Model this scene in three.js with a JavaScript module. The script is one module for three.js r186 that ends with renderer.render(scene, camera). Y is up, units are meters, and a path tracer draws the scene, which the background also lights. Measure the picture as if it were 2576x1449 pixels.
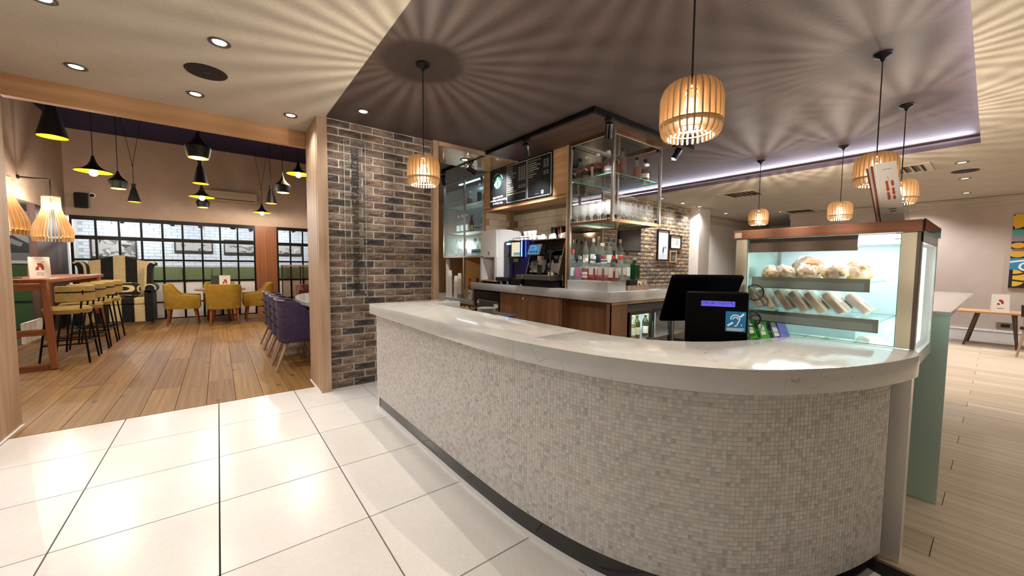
import * as THREE from 'three';
import { RoundedBoxGeometry } from 'three/addons/geometries/RoundedBoxGeometry.js';
import { mergeGeometries, toCreasedNormals } from 'three/addons/utils/BufferGeometryUtils.js';
import { RectAreaLightUniformsLib } from 'three/addons/lights/RectAreaLightUniformsLib.js';
import { FontLoader } from 'three/addons/loaders/FontLoader.js';
import { TextGeometry } from 'three/addons/geometries/TextGeometry.js';

// ---------- camera, exposure, large lights ----------
const scene = new THREE.Scene();
scene.background = new THREE.Color(0x000000);
const camera = new THREE.PerspectiveCamera(74.527, 2576 / 1449, 0.03, 60);
camera.rotation.order = 'YXZ';
camera.position.set(0, 1.2766, 0);
camera.rotation.set(THREE.MathUtils.degToRad(-3.38), THREE.MathUtils.degToRad(-37.809), THREE.MathUtils.degToRad(0.475));
const renderer = new THREE.WebGLRenderer({ antialias: true });
renderer.toneMapping = THREE.LinearToneMapping;
renderer.toneMappingExposure = 1.0;
renderer.shadowMap.enabled = true;
RectAreaLightUniformsLib.init();
const LIGHT = { down: 3.15, downFar: 9, pendant: 3.2, track: 5, beat: 3.5, cone: 1.7, cove: 75, cas: 18, bell: 6, far: 2.6 };
const COOL = new THREE.Color().setRGB(1, 0.975, 0.965), WARM = new THREE.Color().setRGB(1, 0.86, 0.7);

// ---------- helpers ----------
const rnd = (seed => () => { seed |= 0; seed = seed + 0x6D2B79F5 | 0; let t = Math.imul(seed ^ seed >>> 15, 1 | seed); t = t + Math.imul(t ^ t >>> 7, 61 | t) ^ t; return ((t ^ t >>> 14) >>> 0) / 4294967296; })(4711);
const rr = (a, b) => a + (b - a) * rnd();
const PI = Math.PI, V = (x, y, z) => new THREE.Vector3(x, y, z);
const taken = {};
function numbered(n) { taken[n] = (taken[n] ?? -1) + 1; return taken[n] ? n + '_' + String(taken[n]).padStart(3, '0') : n; }
function mesh(name, geo, mat, parent) {
  const m = new THREE.Mesh(Array.isArray(geo) ? merge(geo) : geo, mat); m.name = name; m.castShadow = m.receiveShadow = true;
  if (parent) parent.add(m); return m;
}
const part = (parent, name, geo, mat) => mesh(name, geo, mat, parent);
function tag(o, label, category, group) { o.userData.label = label; o.userData.category = category; if (group) o.userData.group = group; return o; }
function thing(name, label, category, [x, y, z] = [0, 0, 0], turn = 0, group) {
  const o = new THREE.Group(); o.name = numbered(name); scene.add(o); o.position.set(x, y, z); o.rotation.y = turn; return tag(o, label, category, group);
}
function single(name, label, category, geo, mat, pos, turn = 0, group) {
  const o = mesh(numbered(name), geo, mat, scene); if (pos) o.position.set(...pos); o.rotation.y = turn; return tag(o, label, category, group);
}
function struct(name, geo, mat) { const o = mesh(name, geo, mat, scene); o.userData.kind = 'structure'; return o; }
function structGroup(name, pos = [0, 0, 0]) { const o = new THREE.Group(); o.name = name; o.position.set(...pos); o.userData.kind = 'structure'; scene.add(o); return o; }
function dup(o, [x, y, z], turn = 0, label, group) {
  const c = o.clone(); c.name = numbered(o.name.replace(/_\d{3}$/, '')); c.position.set(x, y, z); c.rotation.y = turn;
  c.userData = { ...o.userData }; if (label) c.userData.label = label; if (group) c.userData.group = group; scene.add(c); return c;
}
function merge(list) {
  const a = list.map(g => { let h = g.index ? g.toNonIndexed() : g; for (const k of Object.keys(h.attributes)) if (!['position', 'normal', 'uv'].includes(k)) h.deleteAttribute(k); h.morphAttributes = {}; return h; });
  return a.length === 1 ? a[0] : mergeGeometries(a);
}
// uv in metres from the dominant axis; v runs along the grain axis g
function muv(geo, g = 'y', ou = 0, ov = 0) {
  const h = geo.index ? geo.toNonIndexed() : geo, p = h.attributes.position, n = h.attributes.normal, uv = new Float32Array(p.count * 2), gi = 'xyz'.indexOf(g);
  for (let i = 0; i < p.count; i++) {
    const a = [Math.abs(n.getX(i)), Math.abs(n.getY(i)), Math.abs(n.getZ(i))], q = [p.getX(i), p.getY(i), p.getZ(i)];
    const d = a[0] > a[1] && a[0] > a[2] ? 0 : a[1] > a[2] ? 1 : 2, o = [0, 1, 2].filter(k => k !== d);
    const vi = o.includes(gi) ? gi : o[1], ui = o.find(k => k !== vi);
    uv[2 * i] = q[ui] + ou; uv[2 * i + 1] = q[vi] + ov;
  }
  h.setAttribute('uv', new THREE.BufferAttribute(uv, 2)); return h;
}
// box by limits, optional rounded edge and grain axis
function bx(x0, x1, y0, y1, z0, z1, r = 0, g = 'y', o = 0) {
  const w = x1 - x0, h = y1 - y0, d = z1 - z0;
  const geo = r > 0 ? new RoundedBoxGeometry(w, h, d, 2, Math.min(r, w / 2.01, h / 2.01, d / 2.01)) : new THREE.BoxGeometry(w, h, d);
  geo.translate((x0 + x1) / 2, (y0 + y1) / 2, (z0 + z1) / 2); return muv(geo, g, o, o * 1.7);
}
const bc = (w, h, d, x = 0, y = 0, z = 0, r = 0, g = 'y') => bx(x - w / 2, x + w / 2, y - h / 2, y + h / 2, z - d / 2, z + d / 2, r, g);
function cyl(r0, r1, h, x = 0, y = 0, z = 0, n = 20) { const g = new THREE.CylinderGeometry(r1, r0, h, n); g.translate(x, y + h / 2, z); return g.toNonIndexed(); } // r0 bottom
function rod(a, b, r, n = 8, r2 = r) {
  const A = V(...a), B = V(...b), L = A.distanceTo(B), g = new THREE.CylinderGeometry(r2, r, L, n);
  g.applyQuaternion(new THREE.Quaternion().setFromUnitVectors(V(0, 1, 0), B.clone().sub(A).normalize()));
  g.translate((A.x + B.x) / 2, (A.y + B.y) / 2, (A.z + B.z) / 2); return g.toNonIndexed();
}
function bar(a, b, w, d, g = 'y', roll = 0) { // rectangular bar between two points
  const A = V(...a), B = V(...b), L = A.distanceTo(B), geo = muv(new THREE.BoxGeometry(w, L, d), 'y');
  geo.rotateY(roll); geo.applyQuaternion(new THREE.Quaternion().setFromUnitVectors(V(0, 1, 0), B.clone().sub(A).normalize()));
  geo.translate((A.x + B.x) / 2, (A.y + B.y) / 2, (A.z + B.z) / 2); return geo;
}
const lathe = (pts, n = 24) => { const g = new THREE.LatheGeometry(pts.map(p => new THREE.Vector2(p[0], p[1])), n); return g.toNonIndexed(); };
function tube(pts, r, n = 24, m = 8, closed = false) { return new THREE.TubeGeometry(new THREE.CatmullRomCurve3(pts.map(p => V(...p)), closed), n, r, m, closed).toNonIndexed(); }
function shape(pts) { const s = new THREE.Shape(); pts.forEach((p, i) => i ? s.lineTo(p[0], p[1]) : s.moveTo(p[0], p[1])); s.closePath(); return s; }
function ext(s, depth, bevel = 0, seg = 2) { return new THREE.ExtrudeGeometry(s, { depth, bevelEnabled: bevel > 0, bevelSize: bevel, bevelThickness: bevel, bevelSegments: seg, curveSegments: 16 }); }
const sph = (r, x, y, z, a = 16, b = 12) => { const g = new THREE.SphereGeometry(r, a, b); g.translate(x, y, z); return g.toNonIndexed(); };
const at = (g, x, y, z, ry = 0, rx = 0, rz = 0) => { if (rx) g.rotateX(rx); if (rz) g.rotateZ(rz); if (ry) g.rotateY(ry); g.translate(x, y, z); return g; };

// ---------- noise and textures ----------
const hash = (x, y, s) => { let n = Math.imul(x | 0, 374761393) + Math.imul(y | 0, 668265263) + Math.imul(s | 0, 1442695041); n = Math.imul(n ^ n >>> 13, 1274126177); return ((n ^ n >>> 16) >>> 0) / 4294967296; };
function vn(u, v, px, py, s) { // periodic value noise
  const x = u * px, y = v * py, x0 = Math.floor(x), y0 = Math.floor(y), fx = x - x0, fy = y - y0, sx = fx * fx * (3 - 2 * fx), sy = fy * fy * (3 - 2 * fy);
  const m = (a, n) => ((a % n) + n) % n, h = (i, j) => hash(m(i, px), m(j, py), s);
  const a = h(x0, y0), b = h(x0 + 1, y0), c = h(x0, y0 + 1), d = h(x0 + 1, y0 + 1);
  return a + (b - a) * sx + (c - a) * sy + (a - b - c + d) * sx * sy;
}
const fbm = (u, v, px, py, s, o = 4) => { let r = 0, a = 0.5, t = 0; for (let k = 0; k < o; k++) { r += a * vn(u, v, px << k, py << k, s + k); t += a; a *= 0.5; } return r / t; };
function dtex(w, h, fn, mu = 1, mv = 1, srgb = true) {
  const d = new Uint8Array(w * h * 4);
  for (let j = 0; j < h; j++) for (let i = 0; i < w; i++) { const c = fn(i / w, j / h), k = 4 * (j * w + i); d[k] = Math.max(0, Math.min(255, c[0] * 255)); d[k + 1] = Math.max(0, Math.min(255, c[1] * 255)); d[k + 2] = Math.max(0, Math.min(255, c[2] * 255)); d[k + 3] = 255; }
  const t = new THREE.DataTexture(d, w, h); t.wrapS = t.wrapT = THREE.RepeatWrapping; t.magFilter = THREE.LinearFilter; t.minFilter = THREE.LinearMipmapLinearFilter; t.generateMipmaps = true;
  t.repeat.set(1 / mu, 1 / mv); if (srgb) t.colorSpace = THREE.SRGBColorSpace; t.needsUpdate = true; return t;
}
const hex = h => [(h >> 16 & 255) / 255, (h >> 8 & 255) / 255, (h & 255) / 255];
const mixc = (a, b, t) => [a[0] + (b[0] - a[0]) * t, a[1] + (b[1] - a[1]) * t, a[2] + (b[2] - a[2]) * t];
const clamp = (x, a = 0, b = 1) => Math.min(b, Math.max(a, x));
function woodTex(light, dark, seed, { ring = 5, knots = 0, mu = 0.4, mv = 1.6, fine = 0.5 } = {}) {
  const L = hex(light), D = hex(dark), K = []; for (let i = 0; i < knots; i++) K.push([hash(i, 1, seed), hash(i, 2, seed)]);
  return dtex(384, 512, (u, v) => {
    const w = fbm(u, v, 3, 2, seed, 3); let t = 0.5 + 0.5 * Math.sin((u * ring + w * 1.6) * 2 * PI);
    t = t * 0.45 + 0.55 * fbm(u, v, 24, 2, seed + 9, 3); const f = vn(u, v, 170, 6, seed + 20);
    let c = mixc(L, D, clamp(t * 0.9 + (f - 0.5) * fine));
    const pore = vn(u, v, 190, 40, seed + 31); if (pore > 0.86) c = mixc(c, D, 0.55 * fine * 2);
    for (const k of K) { const dx = (u - k[0]) * mu * 40, dy = (v - k[1]) * mv * 16, r = dx * dx + dy * dy; if (r < 1) c = mixc(mixc(D, [0.1, 0.06, 0.03], 0.6), c, Math.sqrt(r)); }
    return c;
  }, mu, mv);
}
function speckTex(base, amp, seed, n = 64, size = 256, m = 0.5) { const B = hex(base); return dtex(size, size, (u, v) => { const t = (fbm(u, v, n, n, seed, 2) - 0.5) * amp + (fbm(u, v, 4, 4, seed + 5, 3) - 0.5) * amp; return B.map(c => c + t); }, m, m); }
const bumpTex = (px, py, seed, m, o = 3) => dtex(256, 256, (u, v) => { const t = fbm(u, v, px, py, seed, o); return [t, t, t]; }, m, m, false);
function canvasTex(w, h, draw) {
  const c = document.createElement('canvas'); c.width = w; c.height = h; const g = c.getContext('2d'); draw(g, w, h);
  const t = new THREE.CanvasTexture(c); t.colorSpace = THREE.SRGBColorSpace; t.magFilter = THREE.LinearFilter; return t;
}
const std = (color, roughness = 0.6, metalness = 0, x = {}) => new THREE.MeshStandardMaterial({ color, roughness, metalness, ...x });
const phy = (color, roughness, metalness, x = {}) => new THREE.MeshPhysicalMaterial({ color, roughness, metalness, ...x });
const mapped = (map, roughness = 0.6, x = {}) => new THREE.MeshPhysicalMaterial({ map, roughness, ...x });
const glow = (color, k) => new THREE.MeshStandardMaterial({ color: 0x222222, emissive: color, emissiveIntensity: k, roughness: 0.5 });
// a sheet of glass: one clear face plus a tinted rim that shows its thickness
function sheet(parent, name, axis, at0, u0, u1, v0, v1, mat, rim, t = 0.006) {
  const g = new THREE.PlaneGeometry(u1 - u0, v1 - v0); // u, v are the other axes in order
  if (axis === 'x') g.rotateY(-PI / 2); if (axis === 'y') g.rotateX(-PI / 2);
  const cu = (u0 + u1) / 2, cv = (v0 + v1) / 2, P = axis === 'x' ? [at0, cv, cu] : axis === 'y' ? [cu, at0, cv] : [cu, cv, at0]; g.translate(...P);
  const m = part(parent, name, g, mat); if (!rim) return m;
  const b = (a, c, e, f) => axis === 'x' ? bx(at0 - t / 2, at0 + t / 2, e, f, a, c) : axis === 'y' ? bx(a, c, at0 - t, at0, e, f) : bx(a, c, e, f, at0 - t / 2, at0 + t / 2);
  part(m, 'polished_edge', [b(u0, u0 + 0.003, v0, v1), b(u1 - 0.003, u1, v0, v1), b(u0 + 0.003, u1 - 0.003, v0, v0 + 0.003), b(u0 + 0.003, u1 - 0.003, v1 - 0.003, v1)], rim); return m;
}
const glassThin = (color = 0xffffff, rough = 0.02, x = {}) => new THREE.MeshPhysicalMaterial({ color, transmission: 1, thickness: 0, roughness: rough, ior: 1.5, metalness: 0, ...x });

// ---------- shared materials ----------
const M = {};
M.oakTex = woodTex(0xc2a488, 0xa18468, 3, { ring: 4, mu: 0.5, mv: 2.0, fine: 0.35 });
M.oak = mapped(M.oakTex, 0.5);
M.oakPale = mapped(woodTex(0xcfa67c, 0xb08458, 13, { ring: 3, mu: 0.5, mv: 2.2, fine: 0.25 }), 0.45);
M.walnut = mapped(woodTex(0x9b7050, 0x7e5639, 21, { ring: 3, mu: 0.5, mv: 1.8, fine: 0.3 }), 0.42);
M.teak = mapped(woodTex(0x9c5d36, 0x74401f, 25, { ring: 5, mu: 0.4, mv: 1.6, fine: 0.4 }), 0.4);
M.panelWood = mapped(woodTex(0x9a6440, 0x74452a, 27, { ring: 6, mu: 0.35, mv: 2.4, fine: 0.3 }), 0.45);
M.darkWood = mapped(woodTex(0x5b4033, 0x3f2b23, 29, { ring: 3, mu: 0.6, mv: 2.4, fine: 0.3 }), 0.5);
M.ply = mapped(woodTex(0xdcbd92, 0xc09a66, 33, { ring: 3, mu: 0.2, mv: 0.6, fine: 0.3 }), 0.55);
M.black = std(0x0b0b0d, 0.45);
M.blackMetal = std(0x0d0d0f, 0.4, 0.6);
M.blackGloss = phy(0x07070c, 0.16, 0, { clearcoat: 0.6, clearcoatRoughness: 0.08 });
M.steel = phy(0xb9b5ae, 0.28, 1);
M.brushed = phy(0x9a958d, 0.36, 1);
M.chrome = phy(0xdcdcdc, 0.08, 1);
M.bronze = phy(0xb58a62, 0.25, 1);
M.white = std(0xeeecea, 0.5);
M.whiteGloss = phy(0xf2f0ec, 0.2, 0, { clearcoat: 0.5 });
M.china = phy(0xf4f1ea, 0.18, 0, { clearcoat: 0.6 });
M.glass = glassThin(0xfbfefd, 0.015);
M.glassGreen = glassThin(0xe2f6ef, 0.03);
M.glassBottle = glassThin(0xeef4f2, 0.03, { specularIntensity: 1 });
M.rim = phy(0x4f9f8c, 0.15, 0);
M.rimClear = phy(0xb9c6c6, 0.15, 0);
M.paper = std(0xf3efe8, 0.8);
M.bulbWarm = glow(new THREE.Color().setRGB(1, 0.72, 0.36), 14);
M.bulbHot = glow(new THREE.Color().setRGB(1, 0.85, 0.6), 16);
M.lens = glow(new THREE.Color().setRGB(1, 0.97, 0.92), 9);
const quartz = dtex(1024, 1024, (u, v) => {
  const b = 0.845 + (fbm(u, v, 8, 8, 71, 4) - 0.5) * 0.05, sp = (hash(u * 1024, v * 1024, 5) - 0.5) * 0.03;
  const w = fbm(u, v, 5, 5, 73, 4), w2 = fbm(u, v, 9, 9, 79, 4); let k = Math.max(0, 1 - Math.abs(w - 0.5) * 95) * clamp((fbm(u, v, 26, 26, 81, 2) - 0.55) * 7) + 0.8 * Math.max(0, 1 - Math.abs(w2 - 0.46) * 80) * clamp((fbm(u, v, 30, 30, 83, 2) - 0.57) * 8);
  k = clamp(k) * 0.42; return mixc([b * 0.975 + sp, b * 0.975 + sp, b * 0.972 + sp], [0.42, 0.4, 0.38], k);
}, 0.8, 0.8);
M.quartz = mapped(quartz, 0.14, { clearcoat: 0.35, clearcoatRoughness: 0.05 });
M.plasterCream = mapped(speckTex(0xbdb3a3, 0.05, 41, 90, 256, 0.7), 0.9, { bumpMap: bumpTex(60, 60, 43, 0.7), bumpScale: 0.0012 });
M.plasterDark = mapped(speckTex(0x534540, 0.035, 45, 90, 256, 0.7), 0.62, { bumpMap: bumpTex(60, 60, 47, 0.7), bumpScale: 0.0012 });
M.plasterTaupe = mapped(speckTex(0xb8a493, 0.05, 49, 90, 256, 0.7), 0.88, { bumpMap: bumpTex(50, 50, 51, 0.7), bumpScale: 0.0015 });
M.plasterWhite = mapped(speckTex(0xd9d3cb, 0.03, 53, 90, 256, 0.7), 0.85);
M.plasterGrey = mapped(speckTex(0xc2b4ab, 0.03, 54, 90, 256, 0.7), 0.85);
M.navy = std(0x0b1048, 0.6);
// ---------- structure: floors ----------
{
  const base = structGroup('floor');
  part(base, 'slab', bx(-3.2, 14.2, -0.14, -0.012, -15, 4.2), std(0x1c1815, 0.95));
  // ceramic tiles, 0.6 m grid
  const tileMaps = [0, 1, 2].map(k => mapped(speckTex([0xe6e2dc, 0xe3dfd8, 0xe8e4de][k], 0.035, 60 + k, 60, 256, 0.6), 0.24, { clearcoat: 0.12 }));
  const zs = [-4.315, -3.697]; for (let k = 1; k <= 12; k++) zs.push(-3.697 + 0.6 * k);
  const gTile = new Map();
  for (let i = -4; i < 4; i++) for (let j = 0; j + 1 < zs.length; j++) {
    const x0 = -0.031 + 0.6 * i, x1 = Math.min(x0 + 0.6, 2.26), z0 = zs[j], z1 = zs[j + 1]; if (x1 - x0 < 0.05) continue;
    if (x0 > 1.7 && z0 < -0.6 && z0 > -3) continue;
    const w = x1 - x0 - 0.006, d = z1 - z0 - 0.006, key = w.toFixed(3) + d.toFixed(3);
    if (!gTile.has(key)) gTile.set(key, muv(new RoundedBoxGeometry(w, 0.012, d, 1, 0.0012), 'z'));
    const t = part(base, 'tile', gTile.get(key), tileMaps[(i + 5 + j * 2) % 3]); t.position.set((x0 + x1) / 2, -0.006, (z0 + z1) / 2);
  }
  // dining room oak boards running away from the opening
  const oakF = [[0x9a743e, 0x6c4d25], [0x906a37, 0x63451f], [0xa27c44, 0x745429], [0x886232, 0x5b3d1c], [0x98733f, 0x6a4c26]].map((c, k) => mapped(woodTex(c[0], c[1], 100 + k, { ring: 3, knots: 1, mu: 0.217, mv: 1.9, fine: 0.75 }), 0.5, { bumpMap: bumpTex(40, 4, 107, 0.3), bumpScale: 0.0006 }));
  for (let i = -12; i < 10; i++) {
    const x0 = Math.max(0.097 + 0.217 * i, -2.405), x1 = Math.min(0.097 + 0.217 * (i + 1), 2.03); if (x1 - x0 < 0.02) continue;
    let z = -4.319; const first = rr(0.7, 1.9); let k = 0;
    while (z > -11.62) { const L = k++ ? rr(1.5, 2.1) : first, z0 = Math.max(z - L, -11.64); const g = bx(x0 + 0.002, x1 - 0.002, -0.012, 0, z0 + 0.0015, z - 0.0015, 0, 'z', rnd() * 3); part(base, 'floorboard', g, oakF[Math.floor(rnd() * 5)]); z = z0; if (z <= -11.63) break; }
  }
  // pale boards on the far side of the counter
  const pale = [[0xd9c8b0, 0xbfa98d], [0xd3c1a9, 0xb7a186], [0xdfcfb9, 0xc5b095]].map((c, k) => mapped(woodTex(c[0], c[1], 120 + k, { ring: 2, mu: 0.2, mv: 1.6, fine: 0.4 }), 0.42));
  const w = 0.2; let n = 0;
  for (let x = 2.262; x < 10.1; x += w) {
    const ends = [3.6], off = -0.13 - [0.6, 0, 1.2][n++ % 3]; for (let e = off + 3 * 1.8; e > -8; e -= 1.8) if (e < 3.5) ends.push(e); ends.push(-8);
    if (x > 3.2 && x < 5.4) { for (let k = 0; k + 1 < ends.length; k++) if (ends[k] > -0.7) part(base, 'floorboard', bx(x + 0.0012, x + w - 0.0012, -0.012, 0, Math.max(ends[k + 1], -2.0) + 0.0015, ends[k] - 0.0015, 0, 'z', rnd() * 3), pale[Math.floor(rnd() * 3)]); }
    else for (let k = 0; k + 1 < ends.length; k++) if (ends[k] > -1.2) part(base, 'floorboard', bx(x + 0.0012, x + w - 0.0012, -0.012, 0, Math.max(ends[k + 1], -2.4) + 0.0015, ends[k] - 0.0015, 0, 'z', rnd() * 3), pale[Math.floor(rnd() * 3)]);
  }
  part(base, 'staff_floor', bx(1.56, 6.3, -0.012, -0.001, -11, -2.42), std(0x6a625b, 0.6)).userData.label = 'plain grey vinyl behind the bar';
  part(base, 'carpet', bx(10.1, 11.2, -0.012, 0.001, -8, 3.6), mapped(speckTex(0xa59b95, 0.1, 131, 120, 256, 0.4), 0.98)).userData.label = 'grey carpet strip along the wall';
}
// ---------- structure: walls and ceilings ----------
function nearTrough(za, zb, zc, y0, y1) { const g = new THREE.ExtrudeGeometry(shape([[0.853, -za], [6.33, -zb], [6.33, -zc], [0.853, -zc]]), { depth: y1 - y0, bevelEnabled: false }); g.rotateX(-PI / 2); g.translate(0, y0, 0); return muv(g, 'x'); }
function nearLip() { const g = new THREE.ExtrudeGeometry(shape([[0.853, 0.137], [6.33, 0.197], [6.33, 0.18], [0.853, 0.12]]), { depth: 0.048, bevelEnabled: false }); g.rotateX(-PI / 2); g.translate(0, 2.6, 0); return muv(g, 'x'); }
{
  // left shell around the viewer
  struct('wall_left', [bx(-3.2, -3.0, 0, 2.9, -4.63, 4.2)], M.plasterCream);
  struct('wall_back', [bx(-3.2, 11.3, 0, 2.9, 3.6, 3.8)], M.plasterCream);
  struct('wall_doorway', [bx(-3.0, -1.27, 0, 4.1, -4.63, -4.1), bx(-1.275, 0.80, 2.53, 4.1, -4.69, -4.64)], M.plasterCream);
  const rt = structGroup('wall_right');
  part(rt, 'plaster', bx(11.05, 11.25, 0, 2.7, -3.2, 3.7), M.plasterGrey);
  part(rt, 'skirting_board', [bx(11.025, 11.05, 0, 0.15, -3.2, 3.6), bx(11.018, 11.05, 0.155, 0.185, -3.2, 3.6, 0.004)], M.white);
  // ceilings
  const cl = structGroup('ceiling');
  part(cl, 'cream_ceiling', bx(-3.2, 0.852, 2.68, 2.8, -4.62, 4.2), M.plasterCream);
  part(cl, 'dark_ceiling', [bx(0.853, 2.07, 2.71, 2.8, -4.62, 0.02), bx(2.07, 6.75, 2.71, 2.8, -8.2, 0.02)], M.plasterDark);
  part(cl, 'lower_cream_ceiling', [bx(6.52, 14.2, 2.585, 2.8, -9, 4.2), bx(0.853, 6.52, 2.585, 2.8, 0.02, 4.2)], M.plasterCream);
  part(cl, 'trough_base', [bx(6.33, 6.52, 2.585, 2.60, -8, 0.02), nearTrough(-0.135, -0.195, 0.02, 2.585, 2.6)], M.plasterCream);
  part(cl, 'trough_lip', [bx(6.33, 6.35, 2.60, 2.648, -8, -0.185), nearLip()], std(0x6d5f6c, 0.6)).userData.label = 'mauve lip of the lighting trough';
  part(cl, 'wood_ceiling_panel', bx(2.06, 3.24, 2.672, 2.71, -4.78, -4.06, 0, 'x'), phy(0xffffff, 0.16, 0, { map: woodTex(0xc9a47c, 0xa98258, 141, { ring: 3, mu: 0.5, mv: 2 }), clearcoat: 0.7 })).userData.label = 'glossy pale wood ceiling panel';
  part(cl, 'wood_trim', [bx(2.06, 3.24, 2.66, 2.70, -4.075, -4.05, 0, 'x')], M.oak);
  part(cl, 'navy_ceiling', bx(-2.6, 2.2, 3.97, 4.1, -11.8, -4.62), M.navy);
  // cornices
  struct('trim_1', [bx(10.93, 11.06, 2.50, 2.585, -3.2, 3.6, 0.02), bx(10.97, 11.06, 2.44, 2.51, -3.2, 3.6, 0.015)], M.plasterCream);
  // dining room shell
  struct('wall_dining_left', [bx(-2.6, -2.41, 2.25, 4.0, -11.8, -4.62)], M.plasterTaupe);
  struct('wall_dining_back', [bx(-2.6, 2.2, 2.235, 4.0, -11.85, -11.66)], M.plasterTaupe);
  struct('wall_dining_right', [bx(2.07, 2.22, 0, 4.0, -11.8, -4.62)], M.plasterTaupe);
  struct('wall_dining_front', [bx(-2.6, -1.45, 0, 4, -4.95, -4.66)], M.plasterTaupe);
  // alcove seen below the left wall
  struct('wall_alcove_back', [bx(-4.1, -3.952, 0, 2.4, -11.8, -5)], M.plasterWhite);
  const al = structGroup('wall_alcove');
  struct('ceiling_alcove', [bx(-4.1, -2.6, 2.25, 2.4, -11.8, -5)], std(0x8a8f9a, 0.6));
  struct('floor_alcove', [bx(-4.1, -2.41, -0.1, 0, -11.8, -5)], std(0x4a3a30, 0.6));
  part(al, 'wood_panel', bx(-2.5, -2.41, 0, 2.25, -11.65, -10.02, 0, 'y'), M.darkWood);
  struct('wall_alcove_end', [bx(-4.1, -2.45, 0, 2.3, -11.95, -11.7)], M.plasterWhite); struct('wall_alcove_front', [bx(-4.1, -2.45, 0, 2.3, -5.2, -5.0)], M.plasterWhite);
  part(al, 'skirting', bx(-2.43, -2.40, 0, 0.32, -10.0, -9.2), M.white);
}
// wood lining of the opening: jambs, front boards and header
{
  const j = structGroup('trim_2');
  part(j, 'jamb_board', bx(0.775, 0.80, 0, 2.68, -4.61, -4.105, 0.002), M.oak);
  part(j, 'front_board', bx(0.777, 0.868, 0, 2.705, -4.105, -4.05, 0.003, 'y', 0.3), M.oak);
  part(j, 'jamb_board', bx(-1.27, -1.245, 0, 2.68, -4.63, -3.6, 0.002), M.oak);
  part(j, 'header_board', bx(-1.245, 0.775, 2.515, 2.682, -4.64, -4.612, 0.002, 'x'), M.oakPale);
  part(j, 'header_soffit', bx(-1.245, 0.775, 2.515, 2.53, -4.68, -4.64, 0, 'x'), M.oakPale);
  part(j, 'floor_bead', [bx(0.762, 0.776, 0, 0.008, -4.61, -4.05), bx(-1.246, -1.232, 0, 0.008, -4.62, -3.6)], M.white).userData.label = 'white sealant bead';
}
// ---------- bricks ----------
function brickGeo(w, h, d, seed, amp) {
  const nx = 7, ny = 3, g = new THREE.PlaneGeometry(w, h, nx, ny), p = g.attributes.position;
  for (let i = 0; i < p.count; i++) {
    const u = p.getX(i) / w + 0.5, v = p.getY(i) / h + 0.5, e = u < 0.01 || u > 0.99 || v < 0.01 || v > 0.99;
    p.setZ(i, e ? d - amp * (0.5 + 0.5 * hash(i, 3, seed)) : d + amp * (hash(i, 1, seed) - 0.35) * 1.3);
    if (e) { p.setX(i, p.getX(i) + (u < 0.01 ? 1 : u > 0.99 ? -1 : 0) * 0.004 * hash(i, 5, seed)); p.setY(i, p.getY(i) + (v < 0.01 ? 1 : v > 0.99 ? -1 : 0) * 0.005 * hash(i, 6, seed)); }
  }
  g.computeVertexNormals(); const pos = [], uv = [], f = g.toNonIndexed(), fp = f.attributes.position, fu = f.attributes.uv;
  for (let i = 0; i < fp.count; i++) { pos.push(fp.getX(i), fp.getY(i), fp.getZ(i)); uv.push(fu.getX(i) * w * 4, fu.getY(i) * h * 4); }
  const at = (i, j) => { const k = (ny - j) * (nx + 1) + i; return [p.getX(k), p.getY(k), p.getZ(k)]; }, q = (a, b) => { const A = [a[0], a[1], 0], B = [b[0], b[1], 0]; for (const s of [a, A, b, b, A, B]) { pos.push(...s); uv.push(s[0] * 4, s[2] * 4); } };
  q(at(0, 0), at(nx, 0)); q(at(nx, 0), at(nx, ny)); q(at(nx, ny), at(0, ny)); q(at(0, ny), at(0, 0));
  const b = new THREE.BufferGeometry(); b.setAttribute('position', new THREE.Float32BufferAttribute(pos, 3)); b.setAttribute('uv', new THREE.Float32BufferAttribute(uv, 2)); b.computeVertexNormals(); return b;
}
const brickBump = dtex(256, 256, (u, v) => { const w = fbm(u, v, 3, 6, 151, 3), t = Math.abs(Math.sin((v * 5 + w * 3.2) * PI)) * 0.6 + 0.4 * fbm(u, v, 24, 30, 153, 3); return [t, t, t]; }, 1, 1, false);
const brickTone = (c, k) => { const B = hex(c); return mapped(dtex(256, 256, (u, v) => { const w = fbm(u, v, 3, 7, 160 + k, 4), n = fbm(u, v, 30, 30, 170 + k, 2); const t = (w - 0.5) * 0.42 + (n - 0.5) * 0.22; return [B[0] + t * 0.9, B[1] + t * 0.8, B[2] + t * 0.7]; }), 0.88, { bumpMap: brickBump, bumpScale: 0.006 }); };
const brickMats = [0x786659, 0x6d5c50, 0x827060, 0x615249, 0x8a7766, 0x544b48, 0x755f50].map(brickTone);
const mortar = mapped(speckTex(0xcfcac3, 0.12, 181, 80, 256, 0.4), 0.95);
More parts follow.
